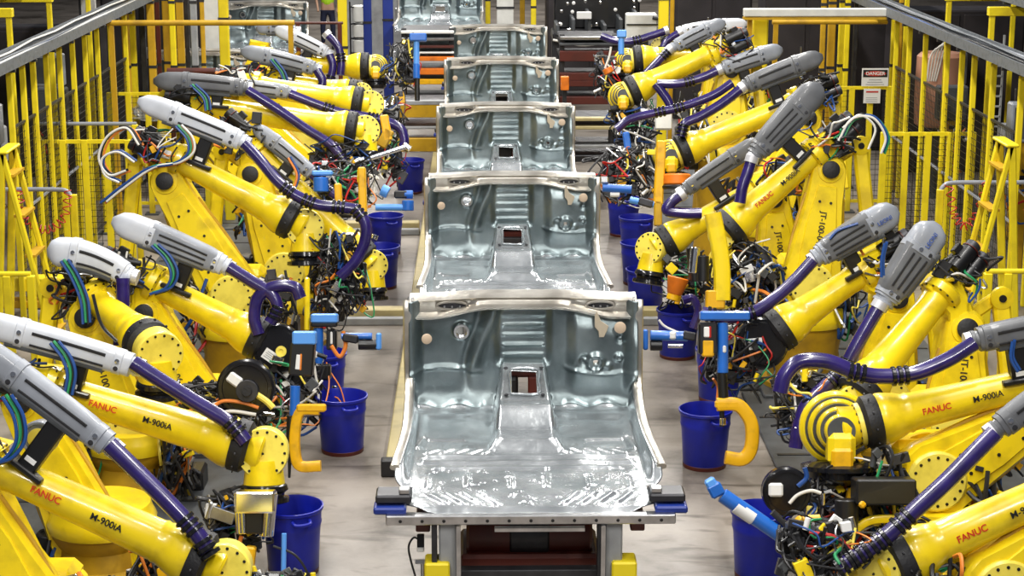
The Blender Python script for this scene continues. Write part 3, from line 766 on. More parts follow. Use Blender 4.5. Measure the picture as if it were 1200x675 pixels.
ROB['L6']=robot('robot behind the white covered one, yellow disc wrist in front of a bin',-1,18.1,(296,205),(335,320),(302,175),(436,311),cover=((297,148),(365,203)),ctone='cover_mid',csize=.75,wr=.155,fr=.9,
  hoses=[dict(p=[(366,204),(385,222),(398,232)],c=(.5,))],cables=[([(340,185),(350,205),(345,225)],('cable_orange','cable_blue'))],seed=6,tool=(405,215,30,30,30,18))
ROB['L7']=robot('robot on the left with long dark grey cover and straight diagonal hose',-1,19.4,(228,140),(330,235),(245,125),(428,153),cover=((180,95),(286,103)),ctone='cover_dark',csize=1.0,wr=.155,
  hoses=[dict(p=[(290,106),(325,128),(360,152),(388,170),(402,188)],c=(.97,))],cables=[([(225,100),(240,115),(243,130)],HP)],seed=7,tool=(395,195,38,30,36,16))
ROB['L8']=robot('robot on the left whose hose arches over two pale yellow bolted discs',-1,20.6,(290,130),(352,205),(300,100),(434,123),cover=((240,98),(338,108)),ctone='cover_mid',csize=.85,wr=.155,
  hoses=[dict(p=[(340,110),(370,122),(400,132),(430,137),(455,143),(470,152),(474,165),(472,172)],c=(.3,.62))],seed=8,tool=(455,185,20,30,20,10))
ROB['L9']=robot('robot in the far left group with slanting mid grey cover below two others',-1,22.4,(322,105),(360,160),(330,95),(424,110),cover=((282,60),(368,80)),ctone='cover_mid',csize=.95,wr=.13,fr=.85,
  hoses=[dict(p=[(371,82),(378,95),(376,108),(385,118),(400,120)],c=(.5,))],cables=[([(318,70),(330,85),(335,100)],HP)],seed=9,tool=(450,130,25,22,18,8))
ROB['L10']=robot('farthest left robot with ribbed yellow wrist behind black band',-1,24.3,(352,95),(368,140),(362,76),(440,78),wtype='ribbed',wr=.15,cover=((322,34),(383,62)),ctone='cover_light',csize=.9,
  hoses=[dict(p=[(386,64),(390,78),(385,98),(378,108)],c=(.6,)),dict(p=[(383,40),(396,55),(400,72),(399,88)],c=(.6,),ring=1)],seed=10,tool=(470,75,20,28,22,14))
ROB['L11']=robot('small robot behind the farthest left wrist with short grey cover',-1,26.2,(300,80),(320,120),(308,60),(372,84),wr=.11,fr=.8,cover=((300,34),(345,36)),ctone='cover_mid',csize=.85,seed=11,motor=False,bracket=False)
# right side
ROB['R1']=robot('robot at the bottom right corner with hose running down to the slanted gun',1,11.1,(1262,610),(1172,690),(1262,562),(1030,668),wtype='disc',wr=.16,cover=((1300,410),(1172,500)),ctone='cover_dark',csize=.82,txt=True,bracket=False,
  hoses=[dict(p=[(1166,507),(1140,533),(1105,568),(1070,600),(1055,614)],c=(.97,)),dict(p=[(1055,614),(1030,635),(1005,652),(980,668)],c=(.35,.6,.85))],seed=21,tool=(960,640,45,32,44,26),wn=V((-.6,-1,.1)))
ROB['R2']=robot('robot on the right with large concentric ribbed wrist and lettered forearm',1,12.4,(1225,480),(1092,560),(1215,447),(983,503),wtype='ribbed',wr=.215,cover=((1290,372),(1146,398)),ctone='cover_dark',csize=.9,txt=True,armw=1.0,
  hoses=[dict(p=[(1142,402),(1110,422),(1070,438),(1030,441),(1000,436)],c=(.62,.97)),dict(p=[(1000,436),(970,424),(938,424),(920,440),(914,460)],c=())],cables=[([(1190,400),(1188,420),(1196,436)],('cable_blue','cable_blue'))],seed=22,tool=(1000,590,62,48,60,30))
ROB['R3']=robot('robot on the right with broad curved grey cover pointing down at the crossed hoses',1,13.9,(1128,385),(1118,500),(1102,345),(1000,470),wtype='disc',wr=.12,wdz=-.3,cover=((1098,262),(1038,350)),ctone='cover_mid',csize=1.15,bulb=True,tail='cover_dark',coverlet=True,carc=0,arm_txt='JT-100-02',bracket=False,
  hoses=[dict(p=[(1031,358),(1015,385),(1000,412),(990,432)],c=(.97,),ring=1),dict(p=[(990,432),(968,452),(945,475),(936,500),(932,525)],c=(.1,))],cables=[([(1040,285),(1036,305),(1036,325)],('cable_blue','cable_blue'))],seed=23,tool=(945,470,40,40,40,22))
ROB['R4']=robot('robot on the right with black labelled disc wrist left of the long forearm',1,15.1,(1048,350),(1035,470),(1012,318),(892,402),wtype='black',wr=.19,cover=((1052,246),(960,300)),ctone='cover_mid',csize=1.05,bulb=True,tail='cover_dark',coverlet=True,
  hoses=[dict(p=[(953,305),(930,330),(905,352),(880,367),(850,372),(822,366)],c=(.62,.9))],cables=[([(1008,262),(985,270),(975,280)],('cable_blue','cable_black'))],seed=24,tool=(860,415,34,40,32,18))
ROB['R5']=robot('robot on the right with large black joint cap and upright lettered lower arm',1,16.7,(970,200),(948,335),(955,180),(846,275),wtype='disc',wr=.12,cover=((962,100),(888,178)),ctone='cover_dark',csize=1.12,bulb=True,tail='cover_dark',arm_txt='JT-100-04',txt=True,
  hoses=[dict(p=[(881,187),(876,203),(870,220),(867,238)],c=(),ring=1)],cables=[([(985,165),(1000,140),(1025,138),(1040,160),(1035,180)],('cable_white','cable_blue','cable_green')),([(990,150),(1010,135),(1028,150),(1020,175)],('cable_white','cable_black'))],seed=25,tool=(868,320,34,40,36,20))
ROB['R6']=robot('robot on the right with domed yellow wrist above orange tool, beside the bins',1,17.9,(905,235),(918,345),(888,220),(766,292),wtype='disc',wr=.155,cover=((892,164),(804,222)),ctone='cover_dark',csize=.8,arm_txt='JT-100-06',fr=.92,
  hoses=[dict(p=[(799,228),(786,238),(782,247),(800,250),(822,250)],c=(),ring=1)],seed=26,tool=(805,325,30,30,34,16),wn=V((-.75,-1,.35)))
ROB['R7']=robot('robot on the right with ribbed wrist over an orange ring and vertical yellow gun arm',1,19.6,(945,140),(900,235),(935,118),(786,183),wtype='ribbed',wr=.16,cover=((964,66),(876,100)),ctone='cover_dark',csize=1.0,
  hoses=[dict(p=[(870,103),(845,122),(820,137),(803,145),(798,160)],c=(.9,),ring=1),dict(p=[(858,97),(835,112),(800,125),(765,133),(738,140),(722,152)],c=(.45,.62),r=.045)],seed=27,tool=(735,205,32,34,38,20))
ROB['R8']=robot('robot on the right with smooth mid grey cover and hose split above its wrist',1,21.6,(855,85),(850,150),(835,62),(730,112),wtype='ribbed',wr=.15,cover=((917,58),(848,80)),ctone='cover_mid',csize=.95,
  hoses=[dict(p=[(843,82),(820,92),(795,98),(770,98)],c=(.5,),ring=1),dict(p=[(768,98),(776,108),(784,120),(788,132)],c=())],seed=28,tool=(742,150,26,26,28,14))
ROB['R9']=robot('far right robot with ribbed wrist beside the yellow column',1,23.7,(838,80),(845,130),(825,62),(735,71),wtype='ribbed',wr=.15,cover=((850,26),(792,54)),ctone='cover_mid',csize=.9,
  hoses=[dict(p=[(785,58),(770,73),(752,92),(742,105)],c=(.1,),ring=1)],seed=29,tool=(712,90,16,28,20,10))
ROB['R10']=robot('farthest right robot with pale cover beneath the long white beam',1,25.6,(862,60),(870,110),(850,45),(772,55),wr=.11,fr=.8,cover=((876,28),(800,36)),ctone='cover_light',csize=.85,motor=True,bracket=False,
  hoses=[dict(p=[(781,36),(760,43),(742,48),(722,48),(704,42)],c=(.45,),ring=1),dict(p=[(797,38),(782,48),(775,62),(776,80)],c=(.6,),ring=1)],seed=30)

# ------------------------------------------------------------------ weld guns (parts of the robot that carries them)
def gun(rk,zc,yoke,subs):
    root=ROB[rk]; b=MB()
    for q in yoke: piece(b,q,zc)
    g=b.build('weld_gun',root,ang=35)
    for nm,qs in subs:
        for q in qs:
            b=MB(); piece(b,q,zc); b.build(nm,g,ang=35)
def piece(b,q,zc):
    s=zc/FPX; k=q[0]
    if k=='c': b.cyl(D(q[1],q[2],zc),D(q[3],q[4],zc),q[5]*s,q[6],n=20,r1=(q[7]*s if len(q)>7 else None))
    elif k=='b': b.bar(D(q[1],q[2],zc),D(q[3],q[4],zc),q[5]*s,q[6]*s,q[7],-FW,.012)
    elif k=='r':
        P=crom([D(x,y,zc) for x,y in q[1]],6); b.sweep(P,[(q[2]*s,q[3]*s)]*len(P),q[4],-FW,14,4)
    elif k=='t': b.tube([D(x,y,zc) for x,y in q[1]],q[2]*s,q[3])
    elif k=='d':
        c_=D(q[1],q[2],zc); r_=q[3]*s; th=q[5]*s; nv=V((0,-1,.22)).normalized()
        b.lathe(c_-nv*th,nv,[(0,r_*.92),(th*.15,r_),(th*.8,r_),(th*.85,r_*.93),(th,r_*.92),(th,r_*.80),(th*.93,r_*.78),(th*.93,.001)] if r_>.1 else [(0,r_*.95),(th*.1,r_),(th*.9,r_),(th,r_*.9),(th,.001)],q[4],32)
# left, yellow C arm with light blue cap
gun('L4',14.3,[('r',[(374,480),(352,482),(346,505),(346,530),(352,546),(376,546)],6.5,7,'yellow_deep'),('b',348,478,382,478,9,16,'yellow_deep')],
 [('gun_cylinder',[('b',356,401,353,440,28,22,'black'),('b',357,388,357,404,27,24,'blue_pale')]),('gun_rod',[('c',346,452,345,487,6,'blue_gun'),('c',341,487,340,520,5,'black'),('c',340,520,339,560,3,'black',1.5)]),('sticker',[('b',352,414,350,434,9,23,'white_label'),('b',354,414,353,434,3,24,'cable_orange')])])
gun('L5',15.6,[('b',365,373,396,373,11,22,'blue_pale'),('b',365,380,396,380,6,20,'black'),('b',360,325,360,388,6,10,'yellow')],
 [('gun_cylinder',[('c',373,384,373,442,6,'blue_gun'),('b',389,386,389,410,12,14,'black')]),('gun_rod',[('c',374,444,375,475,4,'black'),('c',392,452,392,470,3,'chrome')]),('sticker',[('b',389,388,389,404,4,16,'white_label'),('b',371,411,371,420,5,14,'white_label')])])
gun('L5',15.4,[('b',402,395,420,398,10,12,'dark_metal')],
 [('gun_cylinder',[('c',400,394,436,394,4,'blue_gun'),('c',420,404,442,404,6,'black'),('b',444,390,444,410,6,14,'blue_pale')]),('gun_rod',[('t',[(388,405),(398,418),(405,405),(402,388)],2.5,'cable_orange')])])
gun('L2',12.2,[('b',300,575,300,600,46,30,'chrome')],
 [('gun_cylinder',[('c',283,578,285,625,9,'chrome'),('c',317,578,312,628,9,'chrome'),('b',299,590,299,625,22,20,'black')]),('gun_arm',[('b',294,640,288,690,13,16,'yellow_deep'),('b',266,660,284,700,26,16,'yellow'),('c',333,625,332,680,3,'blue_pale')]),('cable',[('t',[(283,628),(278,650),(288,668)],2.5,'cable_orange'),('t',[(320,640),(345,650),(360,672),(355,690)],1.6,'cable_black')])])
gun('L3',13.9,[('d',287,455,34,'black_gloss',26)],
 [('sticker',[('b',268,440,282,450,13,8,'white_label')]),('hub',[('d',290,458,13,'dark_metal',-6),('d',290,458,6,'rubber',-9)]),('tool_pipe',[('t',[(248,478),(262,470),(285,472),(303,478)],2.2,'cable_orange'),('t',[(250,488),(270,482),(300,486)],2.2,'cable_white'),('t',[(300,462),(312,470),(320,478)],4,'yellow_pale')])])
gun('L6',17.0,[('b',424,196,426,258,9,14,'yellow_deep'),('b',396,215,398,250,8,14,'yellow_deep')],
 [('gun_cylinder',[('c',440,243,476,243,4,'blue_pale'),('c',478,235,478,247,7,'blue_gun')]),('gun_rod',[('b',462,228,478,228,9,9,'black'),('c',474,228,484,228,5,'blue_gun'),('c',447,222,455,226,7,'blue_pale')]),('gun_body',[('c',440,275,438,280,4,'chrome')])])
gun('L7',17.8,[('b',424,198,424,215,10,12,'yellow')],[('gun_cylinder',[('c',376,208,376,225,9,'blue_gun'),('b',366,203,390,203,6,12,'blue_pale')]),('gun_rod',[('c',435,185,475,172,3,'chrome')])])
gun('L8',19.8,[('b',450,135,455,165,10,12,'yellow_deep'),('b',457,152,446,172,12,12,'ochre_steel')],[('gun_cylinder',[('c',452,140,452,160,5,'blue_gun')]),('gun_rod',[('c',472,170,480,176,5,'chrome')])])
gun('L10',23.4,[('b',480,44,500,44,9,12,'blue_gun')],[('gun_cylinder',[('c',488,48,488,75,3.5,'blue_pale'),('c',488,75,488,92,4,'blue_gun')]),('gun_rod',[('c',489,92,489,118,3,'black'),('b',468,108,472,122,9,10,'yellow_deep')])])
# right
gun('R4',14.3,[('r',[(840,474),(862,474),(874,484),(881,500),(880,525),(870,538),(850,536)],8,8,'yellow_deep'),('b',838,474,866,474,9,16,'yellow_deep')],
 [('gun_cylinder',[('b',820,370,878,370,11,20,'blue_gun'),('c',847,378,847,437,6.5,'blue_gun')]),('motor',[('b',829,378,829,415,22,18,'black'),('b',829,398,829,418,14,20,'yellow_deep')]),('gun_rod',[('c',846,437,848,468,6,'black'),('c',846,468,846,500,3,'black'),('c',847,490,847,498,4,'chrome')]),('sticker',[('b',828,382,828,396,10,20,'white_label'),('b',831,382,831,396,3,21,'cable_red'),('b',848,404,848,414,5,15,'white_label')])])
gun('R6',16.2,[('b',800,392,815,395,10,14,'dark_metal'),('c',783,405,800,405,3,'chrome')],
 [('gun_cylinder',[('c',762,393,806,394,6,'blue_gun'),('c',762,405,776,405,6,'black')]),('end_cap',[('b',756,386,756,410,6,16,'blue_gun')]),('sticker',[('b',784,393,792,393,9,14,'white_label')]),('gun_rod',[('t',[(772,375),(780,383),(800,392)],1.5,'cable_white'),('t',[(812,385),(818,365),(812,350),(800,352)],5,'hose_purple')])])
gun('R5',15.9,[('r',[(835,250),(838,265),(843,290),(846,320),(846,352)],10,9,'yellow'),('b',838,340,838,362,22,16,'yellow_deep')],[('gun_rod',[('c',824,300,824,330,7,'black'),('c',815,290,812,320,6,'chrome')])])
gun('R6',16.9,[('c',795,325,790,345,13,'orange',9)],[('gun_rod',[('c',790,345,788,352,8,'yellow_deep'),('c',812,290,815,330,8,'black')])])
gun('R7',18.8,[('b',775,165,771,240,11,14,'yellow_deep'),('b',771,235,771,265,9,14,'ochre_steel')],[('orange_ring',[('c',793,204,793,217,17,'orange'),('c',793,217,793,222,19,'black')])])
gun('R7',17.9,[('b',748,235,765,240,9,10,'dark_metal')],[('gun_cylinder',[('c',706,220,740,222,5,'blue_gun'),('c',738,234,766,240,4,'blue_pale')]),('gun_rod',[('b',703,211,713,211,8,10,'steel'),('c',715,228,726,228,3,'white_label')])])
gun('R8',20.6,[('b',733,155,736,175,8,10,'blue_gun')],[('gun_cylinder',[('b',768,142,787,142,20,14,'cream'),('c',726,150,724,158,4,'chrome')]),('gun_rod',[('b',722,172,728,182,6,8,'white_label')])])
gun('R9',22.6,[('b',723,40,734,40,9,10,'blue_pale')],[('gun_cylinder',[('c',728,45,728,64,3.5,'blue_pale')]),('gun_rod',[('c',711,80,714,86,6,'orange'),('t',[(716,55),(714,66),(709,80)],1.3,'cable_white')])])
# slanted near gun and black disc tool
gun('R1',11.6,[('b',930,612,962,640,22,20,'yellow_deep'),('r',[(905,600),(940,632),(975,658)],4,5,'dark_metal')],
 [('gun_cylinder',[('c',846,580,916,628,9,'blue_gun')]),('end_cap',[('b',831,578,846,570,16,18,'blue_gun'),('b',829,572,840,565,17,16,'blue_pale')]),('sticker',[('c',862,592,884,607,9.4,'white_label')]),('gun_rod',[('c',916,628,925,634,6,'black'),('t',[(926,632),(940,646),(965,668),(975,690)],3,'yellow_pale'),('c',974,640,980,650,9,'chrome')])])
gun('R2',12.0,[('d',923,577,29,'black_gloss',22),('b',1035,560,1035,590,70,40,'black'),('c',992,585,992,622,14,'black')],
 [('sticker',[('b',909,566,909,582,17,8,'white_label')]),('tool_pipe',[('t',[(925,590),(935,580),(950,575),(962,578)],2.2,'cable_white'),('t',[(935,570),(945,560),(943,548)],3,'cable_blue'),('c',965,578,965,592,2,'chrome'),('c',988,590,988,615,1.5,'chrome'),('c',994,590,994,615,1.5,'chrome')]),('gun_arm',[('r',[(1000,622),(1020,610),(1050,608),(1065,612)],5,6,'yellow'),('b',1004,586,1010,592,8,44,'yellow_deep')])])

gun_extra=[('L1',11.3,'drive_unit',[('d',44,514,21,'cover_mid',30),('d',44,514,12,'yellow_pale',2)])]
for rk,zc,nm,qs in gun_extra:
    for q in qs:
        b=MB(); piece(b,q,zc); b.build(nm,ROB[rk],ang=35)
# ------------------------------------------------------------------ fences, gantries, back area
def fence_line(label,X,ys,ztop,mesh_z=(.2,2.0),side='yellow_steel',name='guard_fence',wire=True,widths=.028):
    r=thing(name,label,'fence',V((X,ys[0],0)))
    for y in ys:
        b=MB(); b.bx(X-widths,X+widths,y-widths,y+widths,0,ztop,side,.005); b.bx(X-.09,X+.09,y-.09,y+.09,0,.02,'grey_dark'); b.build('post',r)
    for (zz,mn) in ((mesh_z[1],'dark_metal'),(mesh_z[0],'dark_metal'),(mesh_z[1]*.55,'cover_mid')):
        b=MB(); b.bx(X-.012,X+.012,min(ys),max(ys),zz-.012,zz+.012,mn); b.build('rail',r)
    if wire:
        b=MB(); y=min(ys)
        while y<max(ys): b.bx(X-.002,X+.002,y-.0025,y+.0025,mesh_z[0],mesh_z[1],'black'); y+=.06
        z=mesh_z[0]
        while z<mesh_z[1]: b.bx(X-.002,X+.002,min(ys),max(ys),z-.0025,z+.0025,'black'); z+=.07
        b.build('wire_mesh',r,flat=True)
    return r
def fence_cross(label,Y,xs,ztop,mz=(.2,1.9),m_='yellow_steel',w=.035,wire=True):
    r=thing('guard_fence',label,'fence',V((xs[0],Y,0)))
    for x in xs:
        b=MB(); b.bx(x-w,x+w,Y-w,Y+w,0,ztop,m_,.005); b.bx(x-.09,x+.09,Y-.09,Y+.09,0,.02,'grey_dark'); b.build('post',r)
    for zz in mz:
        b=MB(); b.bx(min(xs),max(xs),Y-.018,Y+.018,zz-.02,zz+.02,m_); b.build('rail',r)
    if wire:
        b=MB(); x=min(xs)
        while x<max(xs): b.bx(x-.0025,x+.0025,Y-.002,Y+.002,mz[0],mz[1],'black'); x+=.07
        z=mz[0]
        while z<mz[1]: b.bx(min(xs),max(xs),Y-.002,Y+.002,z-.0025,z+.0025,'black'); z+=.07
        b.build('wire_mesh',r,flat=True)
    return r
XL,XR=-5.0,5.04
def yat(px,X):   # Y of the vertical plane X seen at column px (on row ~150)
    lo,hi=5,60
    for _ in range(50):
        m_=(lo+hi)/2; v=V((X,m_,1.5))-CAM; u=600+FPX*v.dot(RT)/v.dot(FW)
        if (u>px)==(X>0): lo=m_
        else: hi=m_
    return (lo+hi)/2
fence_line('long left guard fence of bright yellow posts under the grey cable tray',XL,[yat(p,XL) for p in (18,33,45,60,75,90,104,118,133,150)],2.58,(.15,2.0))
fence_line('long right guard fence of bright yellow posts under the grey cable tray',XR,[yat(p,XR) for p in (1047,1062,1080,1105,1122,1136,1158,1190)],2.58,(.15,2.0))
# cross fences
def z_at(py,Y,px):  # height on plane Y=const at that pixel
    d=D(px,py,1.0)-CAM; return (CAM+d*(Y/d.y))
for (px0,px1,pyt,Y,lab,n,wi) in ((128,262,110,24.5,'yellow cross fence behind the white hose cover on the left',7,True),(48,150,166,20.8,'yellow cross fence at left between long fence and first robots',5,True),
    (955,1042,103,24.5,'yellow cross fence carrying the white danger sign',5,True),(1036,1140,157,21.0,'yellow cross fence at right below the danger sign',5,True)):
    a=z_at(pyt,Y,px0); c=z_at(pyt,Y,px1); fence_cross(lab,Y,[a.x+(c.x-a.x)*i/(n-1) for i in range(n)],a.z+.02,(.15,a.z))
# cable trays
def tray(label,X,z,y0,y1):
    r=thing('cable_tray',label,'cable tray',V((X,y0,z)))
    b=MB(); b.bx(X-.14,X+.14,y0,y1,z,z+.02,'tray_grey'); b.bx(X-.15,X-.13,y0,y1,z,z+.11,'tray_grey'); b.bx(X+.13,X+.15,y0,y1,z,z+.11,'tray_grey'); b.build('channel',r)
    b=MB(); R=random.Random(int(X*10)+70)
    for k in range(9):
        xx=X-.11+.027*k; zz=z+.035+R.random()*.05
        b.tube([V((xx+R.uniform(-.01,.01),y0+(y1-y0)*i/14,zz+R.uniform(-.012,.012))) for i in range(15)],.013,R.choice(['cable_black','tray_grey','cable_blue','tray_grey','cover_mid','cable_white']),6,2)
    b.build('cables',r)
    b=MB(); y=y0
    while y<y1: b.bx(X-.16,X+.16,y-.02,y+.02,z-.03,z,'dark_metal'); y+=.9
    b.bx(X-.02,X+.02,y0,y1,z-.04,z-.02,'dark_metal'); b.build('bracket',r)
tray('long grey cable tray running over the left guard fence',XL,2.64,14,29)
tray('long grey cable tray running over the right guard fence',XR,2.64,14,29)
tray('narrow grey cable tray higher and left of the main left tray',XL-.9,3.1,15,29)
tray('narrow grey cable tray higher and right of the main right tray',XR+.75,3.05,15,29)
# yellow portal frames outside the fence
def portal(label,x0,x1,Y,z,m_='yellow_steel'):
    r=thing('portal_frame',label,'steel frame',V((x0,Y,0)),'yellow portal frames')
    for x in (x0,x1):
        b=MB(); b.bx(x-.03,x+.03,Y-.03,Y+.03,0,z,m_,.006); b.build('post',r)
    b=MB(); b.bx(min(x0,x1)-.05,max(x0,x1)+.05,Y-.05,Y+.05,z-.05,z+.05,m_,.006); b.build('beam',r)
nth=['nearest','second','third','fourth','fifth']
for i,Y in enumerate((17.5,19.3,21.2,23.2,25.5)):
    portal('%s yellow portal frame outside the left cable tray'%nth[i],XL-.55,XL-2.0,Y,2.95)
    portal('%s yellow portal frame outside the right cable tray'%nth[i],XR+.45,XR+1.9,Y,2.95)
# pipe columns behind
def post(px,Y,zt,r_,mn,label,name='steel_column',cat='column',grp=None,z0=0):
    a=z_at(100,Y,px); b=MB(); b.bx(a.x-r_,a.x+r_,Y-r_,Y+r_,z0,zt,mn,.01); b.bx(a.x-r_*1.8,a.x+r_*1.8,Y-r_*1.8,Y+r_*1.8,z0,z0+.02,'grey_dark')
    for k in range(3): b.bx(a.x-r_*1.1,a.x+r_*1.1,Y-r_*1.1,Y+r_*1.1,.8+.9*k,.84+.9*k,'dark_metal')
    o=b.build(name,org=V((a.x,Y,z0))); tag(o,label,cat,grp); return o
for i,(px,w,mn) in enumerate(((150,.05,'ochre_steel'),(158,.045,'yellow_steel'),(170,.04,'dark_metal'),(180,.05,'ochre_steel'),(188,.03,'rust_red'),(198,.05,'ochre_steel'),(205,.04,'yellow_steel'),(214,.05,'ochre_steel'),(222,.03,'dark_metal'),(230,.045,'grey_paint'),(240,.03,'ochre_steel'))):
    post(px,26.5+.25*(i%3),4.6,w,mn,'upright in the dense column cluster behind the white hose cover at left',grp='uprights behind the left robots')
for i,(px,w,mn) in enumerate(((962,.035,'ochre_steel'),(972,.05,'ochre_steel'),(984,.045,'yellow_steel'),(990,.035,'yellow_steel'),(1000,.03,'dark_metal'),(1046,.05,'yellow_steel'),(1052,.03,'ochre_steel'))):
    post(px,26.0+.25*(i%3),4.6,w,mn,'upright in the column cluster left of the danger sign',grp='uprights behind the right robots')
post(265,24.0,4.6,.06,'yellow_steel','yellow column in front of the silver pan at upper left')
post(403,29,4.8,.07,'yellow_steel','yellow column right of the person')
post(776,27,4.8,.07,'yellow_steel','yellow column right of the dark fixture at top centre right')
post(786,27.3,4.8,.03,'ochre_steel','thin ochre column beside the yellow one at top right of centre')
post(432,33,3.4,.07,'navy','blue column left of two behind the far left ribbed wrist'); post(456,33.5,5,.09,'navy','taller blue column just left of the side line floor pan')
post(592,36,4.2,.16,'cream','pale column beyond the farthest centre pan')
post(625,36,4.2,.05,'yellow_steel','slim yellow post right of the pale far column')
for i,px in enumerate((545,560,572,612)): post(px,37+i*.3,4.5,.05,('ochre_steel','grey_dark','yellow_steel','ochre_steel')[i],'%s slim post beyond the farthest centre pan'%('leftmost','second','third','rightmost')[i])
# white strips left
for px,w,lab in ((105,.12,'white vertical panel behind the left cable tray'),(247,.14,'white vertical panel above the silver pan at upper left')):
    a=z_at(60,28,px); b=MB(); b.bx(a.x-w,a.x+w,28,28.06,.9,3.6,'cream',.01); b.bx(a.x-w,a.x-w+.03,27.97,28,0,3.6,'dark_metal'); tag(b.build('white_panel',org=V((a.x,28,0))),lab,'panel')
# dark cabinets
def cabinet(label,px0,px1,Y,zt,mn='cabinet',dz=.8):
    a=z_at(60,Y,px0).x; c=z_at(60,Y,px1).x; r=thing('control_cabinet',label,'cabinet',V(((a+c)/2,Y,0)))
    b=MB(); b.bx(a,c,Y,Y+dz,0.05,zt,mn,.02); b.bx(a+.03,c-.03,Y+.03,Y+dz-.03,0,.06,'black'); b.build('body',r)
    n=max(1,round((c-a)/.8))
    for i in range(n):
        x0=a+(c-a)*i/n+.03; x1=a+(c-a)*(i+1)/n-.03
        b=MB(); b.bx(x0,x1,Y-.025,Y,.12,zt-.06,mn,.01); d=b.build('door',r)
        b=MB(); b.bx(x1-.08,x1-.05,Y-.05,Y-.025,zt*.45,zt*.45+.18,'steel',.005); b.build('handle',d)
    return r
cabinet('dark cabinet row behind the left column cluster',120,240,30,3.2)
cabinet('dark cabinet behind the far left robots',262,345,34,2.2,'grey_dark')
cabinet('dark cabinet row behind the danger sign',895,1045,29.5,3.3)
cabinet('dark cabinet row behind the right guard fence',1050,1200,27.5,2.4)
cabinet('dark cabinet row behind the left guard fence',-40,118,27.3,2.2,dz=.5)
cabinet('tall dark cabinet at top centre right',640,745,36,4.2)
cabinet('black cabinet above the far right robots',790,880,33,3.6)
cabinet('grey cabinet above the far left robots near the person',405,470,40,2.6,'grey_paint')
# dark fixture at top centre right
r=thing('weld_fixture','dark weld fixture frame at top right of the farthest centre pan','fixture',V((1.75,32.2,0)))
b=MB(); b.bx(.95,2.55,32.2,33.2,1.45,1.60,'dark_metal',.02); b.bx(1.0,2.5,33.0,33.2,1.6,2.3,'black',.03)
for k in range(6): b.bx(1.0+.27*k,1.06+.27*k,32.1,33.2,1.58,1.75+.1*(k%3),'grey_dark',.01)
b.build('frame',r); 
b=MB(); R=random.Random(9)
for k in range(16): 
    q=V((R.uniform(1.0,2.5),32.15,R.uniform(1.5,2.2))); b.lathe(q,V((0,-1,0)),[(0,.03),(.03,.03),(.04,.01)],R.choice(['chrome','white_label','steel']),10); b.build('clamp',r); b=MB()
b.bx(1.35,1.6,32.0,32.1,1.86,1.98,'white_label',.01); b.build('clamp',r)
for x in (1.0,2.5):
    b=MB(); b.bx(x-.06,x+.06,32.3,32.45,0,1.5,'dark_metal',.01); b.build('leg',r)
b=MB(); b.tube([V((.95,32.1,1.5)),V((1.5,32.0,1.42)),V((2.3,32.0,1.55)),V((2.7,32.1,1.7))],.02,'cable_white'); b.build('cable',r)
# white box at (755,25)
q=z_at(28,29,757); b=MB(); b.bx(q.x-.30,q.x+.18,29,29.3,q.z-.25,q.z+.15,'cream',.02); b.bx(q.x-.30,q.x+.2,28.98,29,q.z-.02,q.z+.0,'black'); b.bx(q.x-.05,q.x+.05,29.1,29.2,0,q.z-.2,'grey_dark'); b.tube([V((q.x+.1,28.98,q.z+.1)),V((q.x+.26,28.95,q.z+.05)),V((q.x+.25,28.95,q.z-.2)),V((q.x+.05,28.95,q.z-.35))],.03,'cable_black')
tag(b.build('junction_box',org=V((q.x,29,0))),'pale junction box with black cable left of the yellow column','box')

# line side racks with orange shelves
def rack(label,px0,px1,levels,Y,depth=1.2):
    a=z_at(60,Y,px0).x; c=z_at(60,Y,px1).x; r=thing('shuttle_rack',label,'rack',V(((a+c)/2,Y,0)))
    zt=0
    for (py,h,mn) in levels:
        z=z_at(py,Y,(px0+px1)/2).z; zt=max(zt,z); hh=h*Y/FPX
        b=MB(); b.bx(a,c,Y,Y+.12,z-hh/2,z+hh/2,mn,.008); b.bx(a,c,Y+.12,Y+depth,z-.03,z,'dark_metal'); b.build('shelf_beam',r)
    for x in (a+.04,c-.04):
        b=MB(); b.bx(x-.04,x+.04,Y+.14,Y+.22,0,zt+.05,'dark_metal',.005); b.build('post',r)
rack('rack with orange and yellow beams left of the third and fourth pans',470,532,[(38,3,'white_label'),(46,3,'steel'),(55,3,'rust_red'),(62,2,'white_label'),(69,5,'orange'),(84,7,'orange'),(96,6,'yellow_deep'),(117,6,'orange')],29.5)
rack('low rack with broad ochre beams behind the farthest left bin',462,528,[(130,16,'ochre_steel'),(150,3,'grey_paint'),(170,16,'ochre_steel'),(121,6,'grey_paint')],26.3,.9)
rack('rack with dark red beams right of the fourth pan',656,724,[(45,4,'steel'),(52,3,'grey_dark'),(66,12,'rust_red'),(90,9,'rust_red'),(98,7,'rust_red'),(118,9,'rust_red')],29.5)
rack('low dark rack right of the third pan behind the far right bin',668,722,[(140,4,'beam_beige'),(150,4,'beam_beige'),(172,4,'grey_paint'),(186,8,'dark_metal')],25.4,.9)
b=MB(); q=z_at(98,27,662); b.bx(q.x-.06,q.x+.06,27,27.1,q.z-.1,q.z+.1,'orange',.01); b.bx(q.x-.03,q.x+.03,27.05,27.1,0,q.z,'dark_metal'); tag(b.build('orange_marker',org=V((q.x,27,0))),'small orange marker block right of the fourth pan','marker')

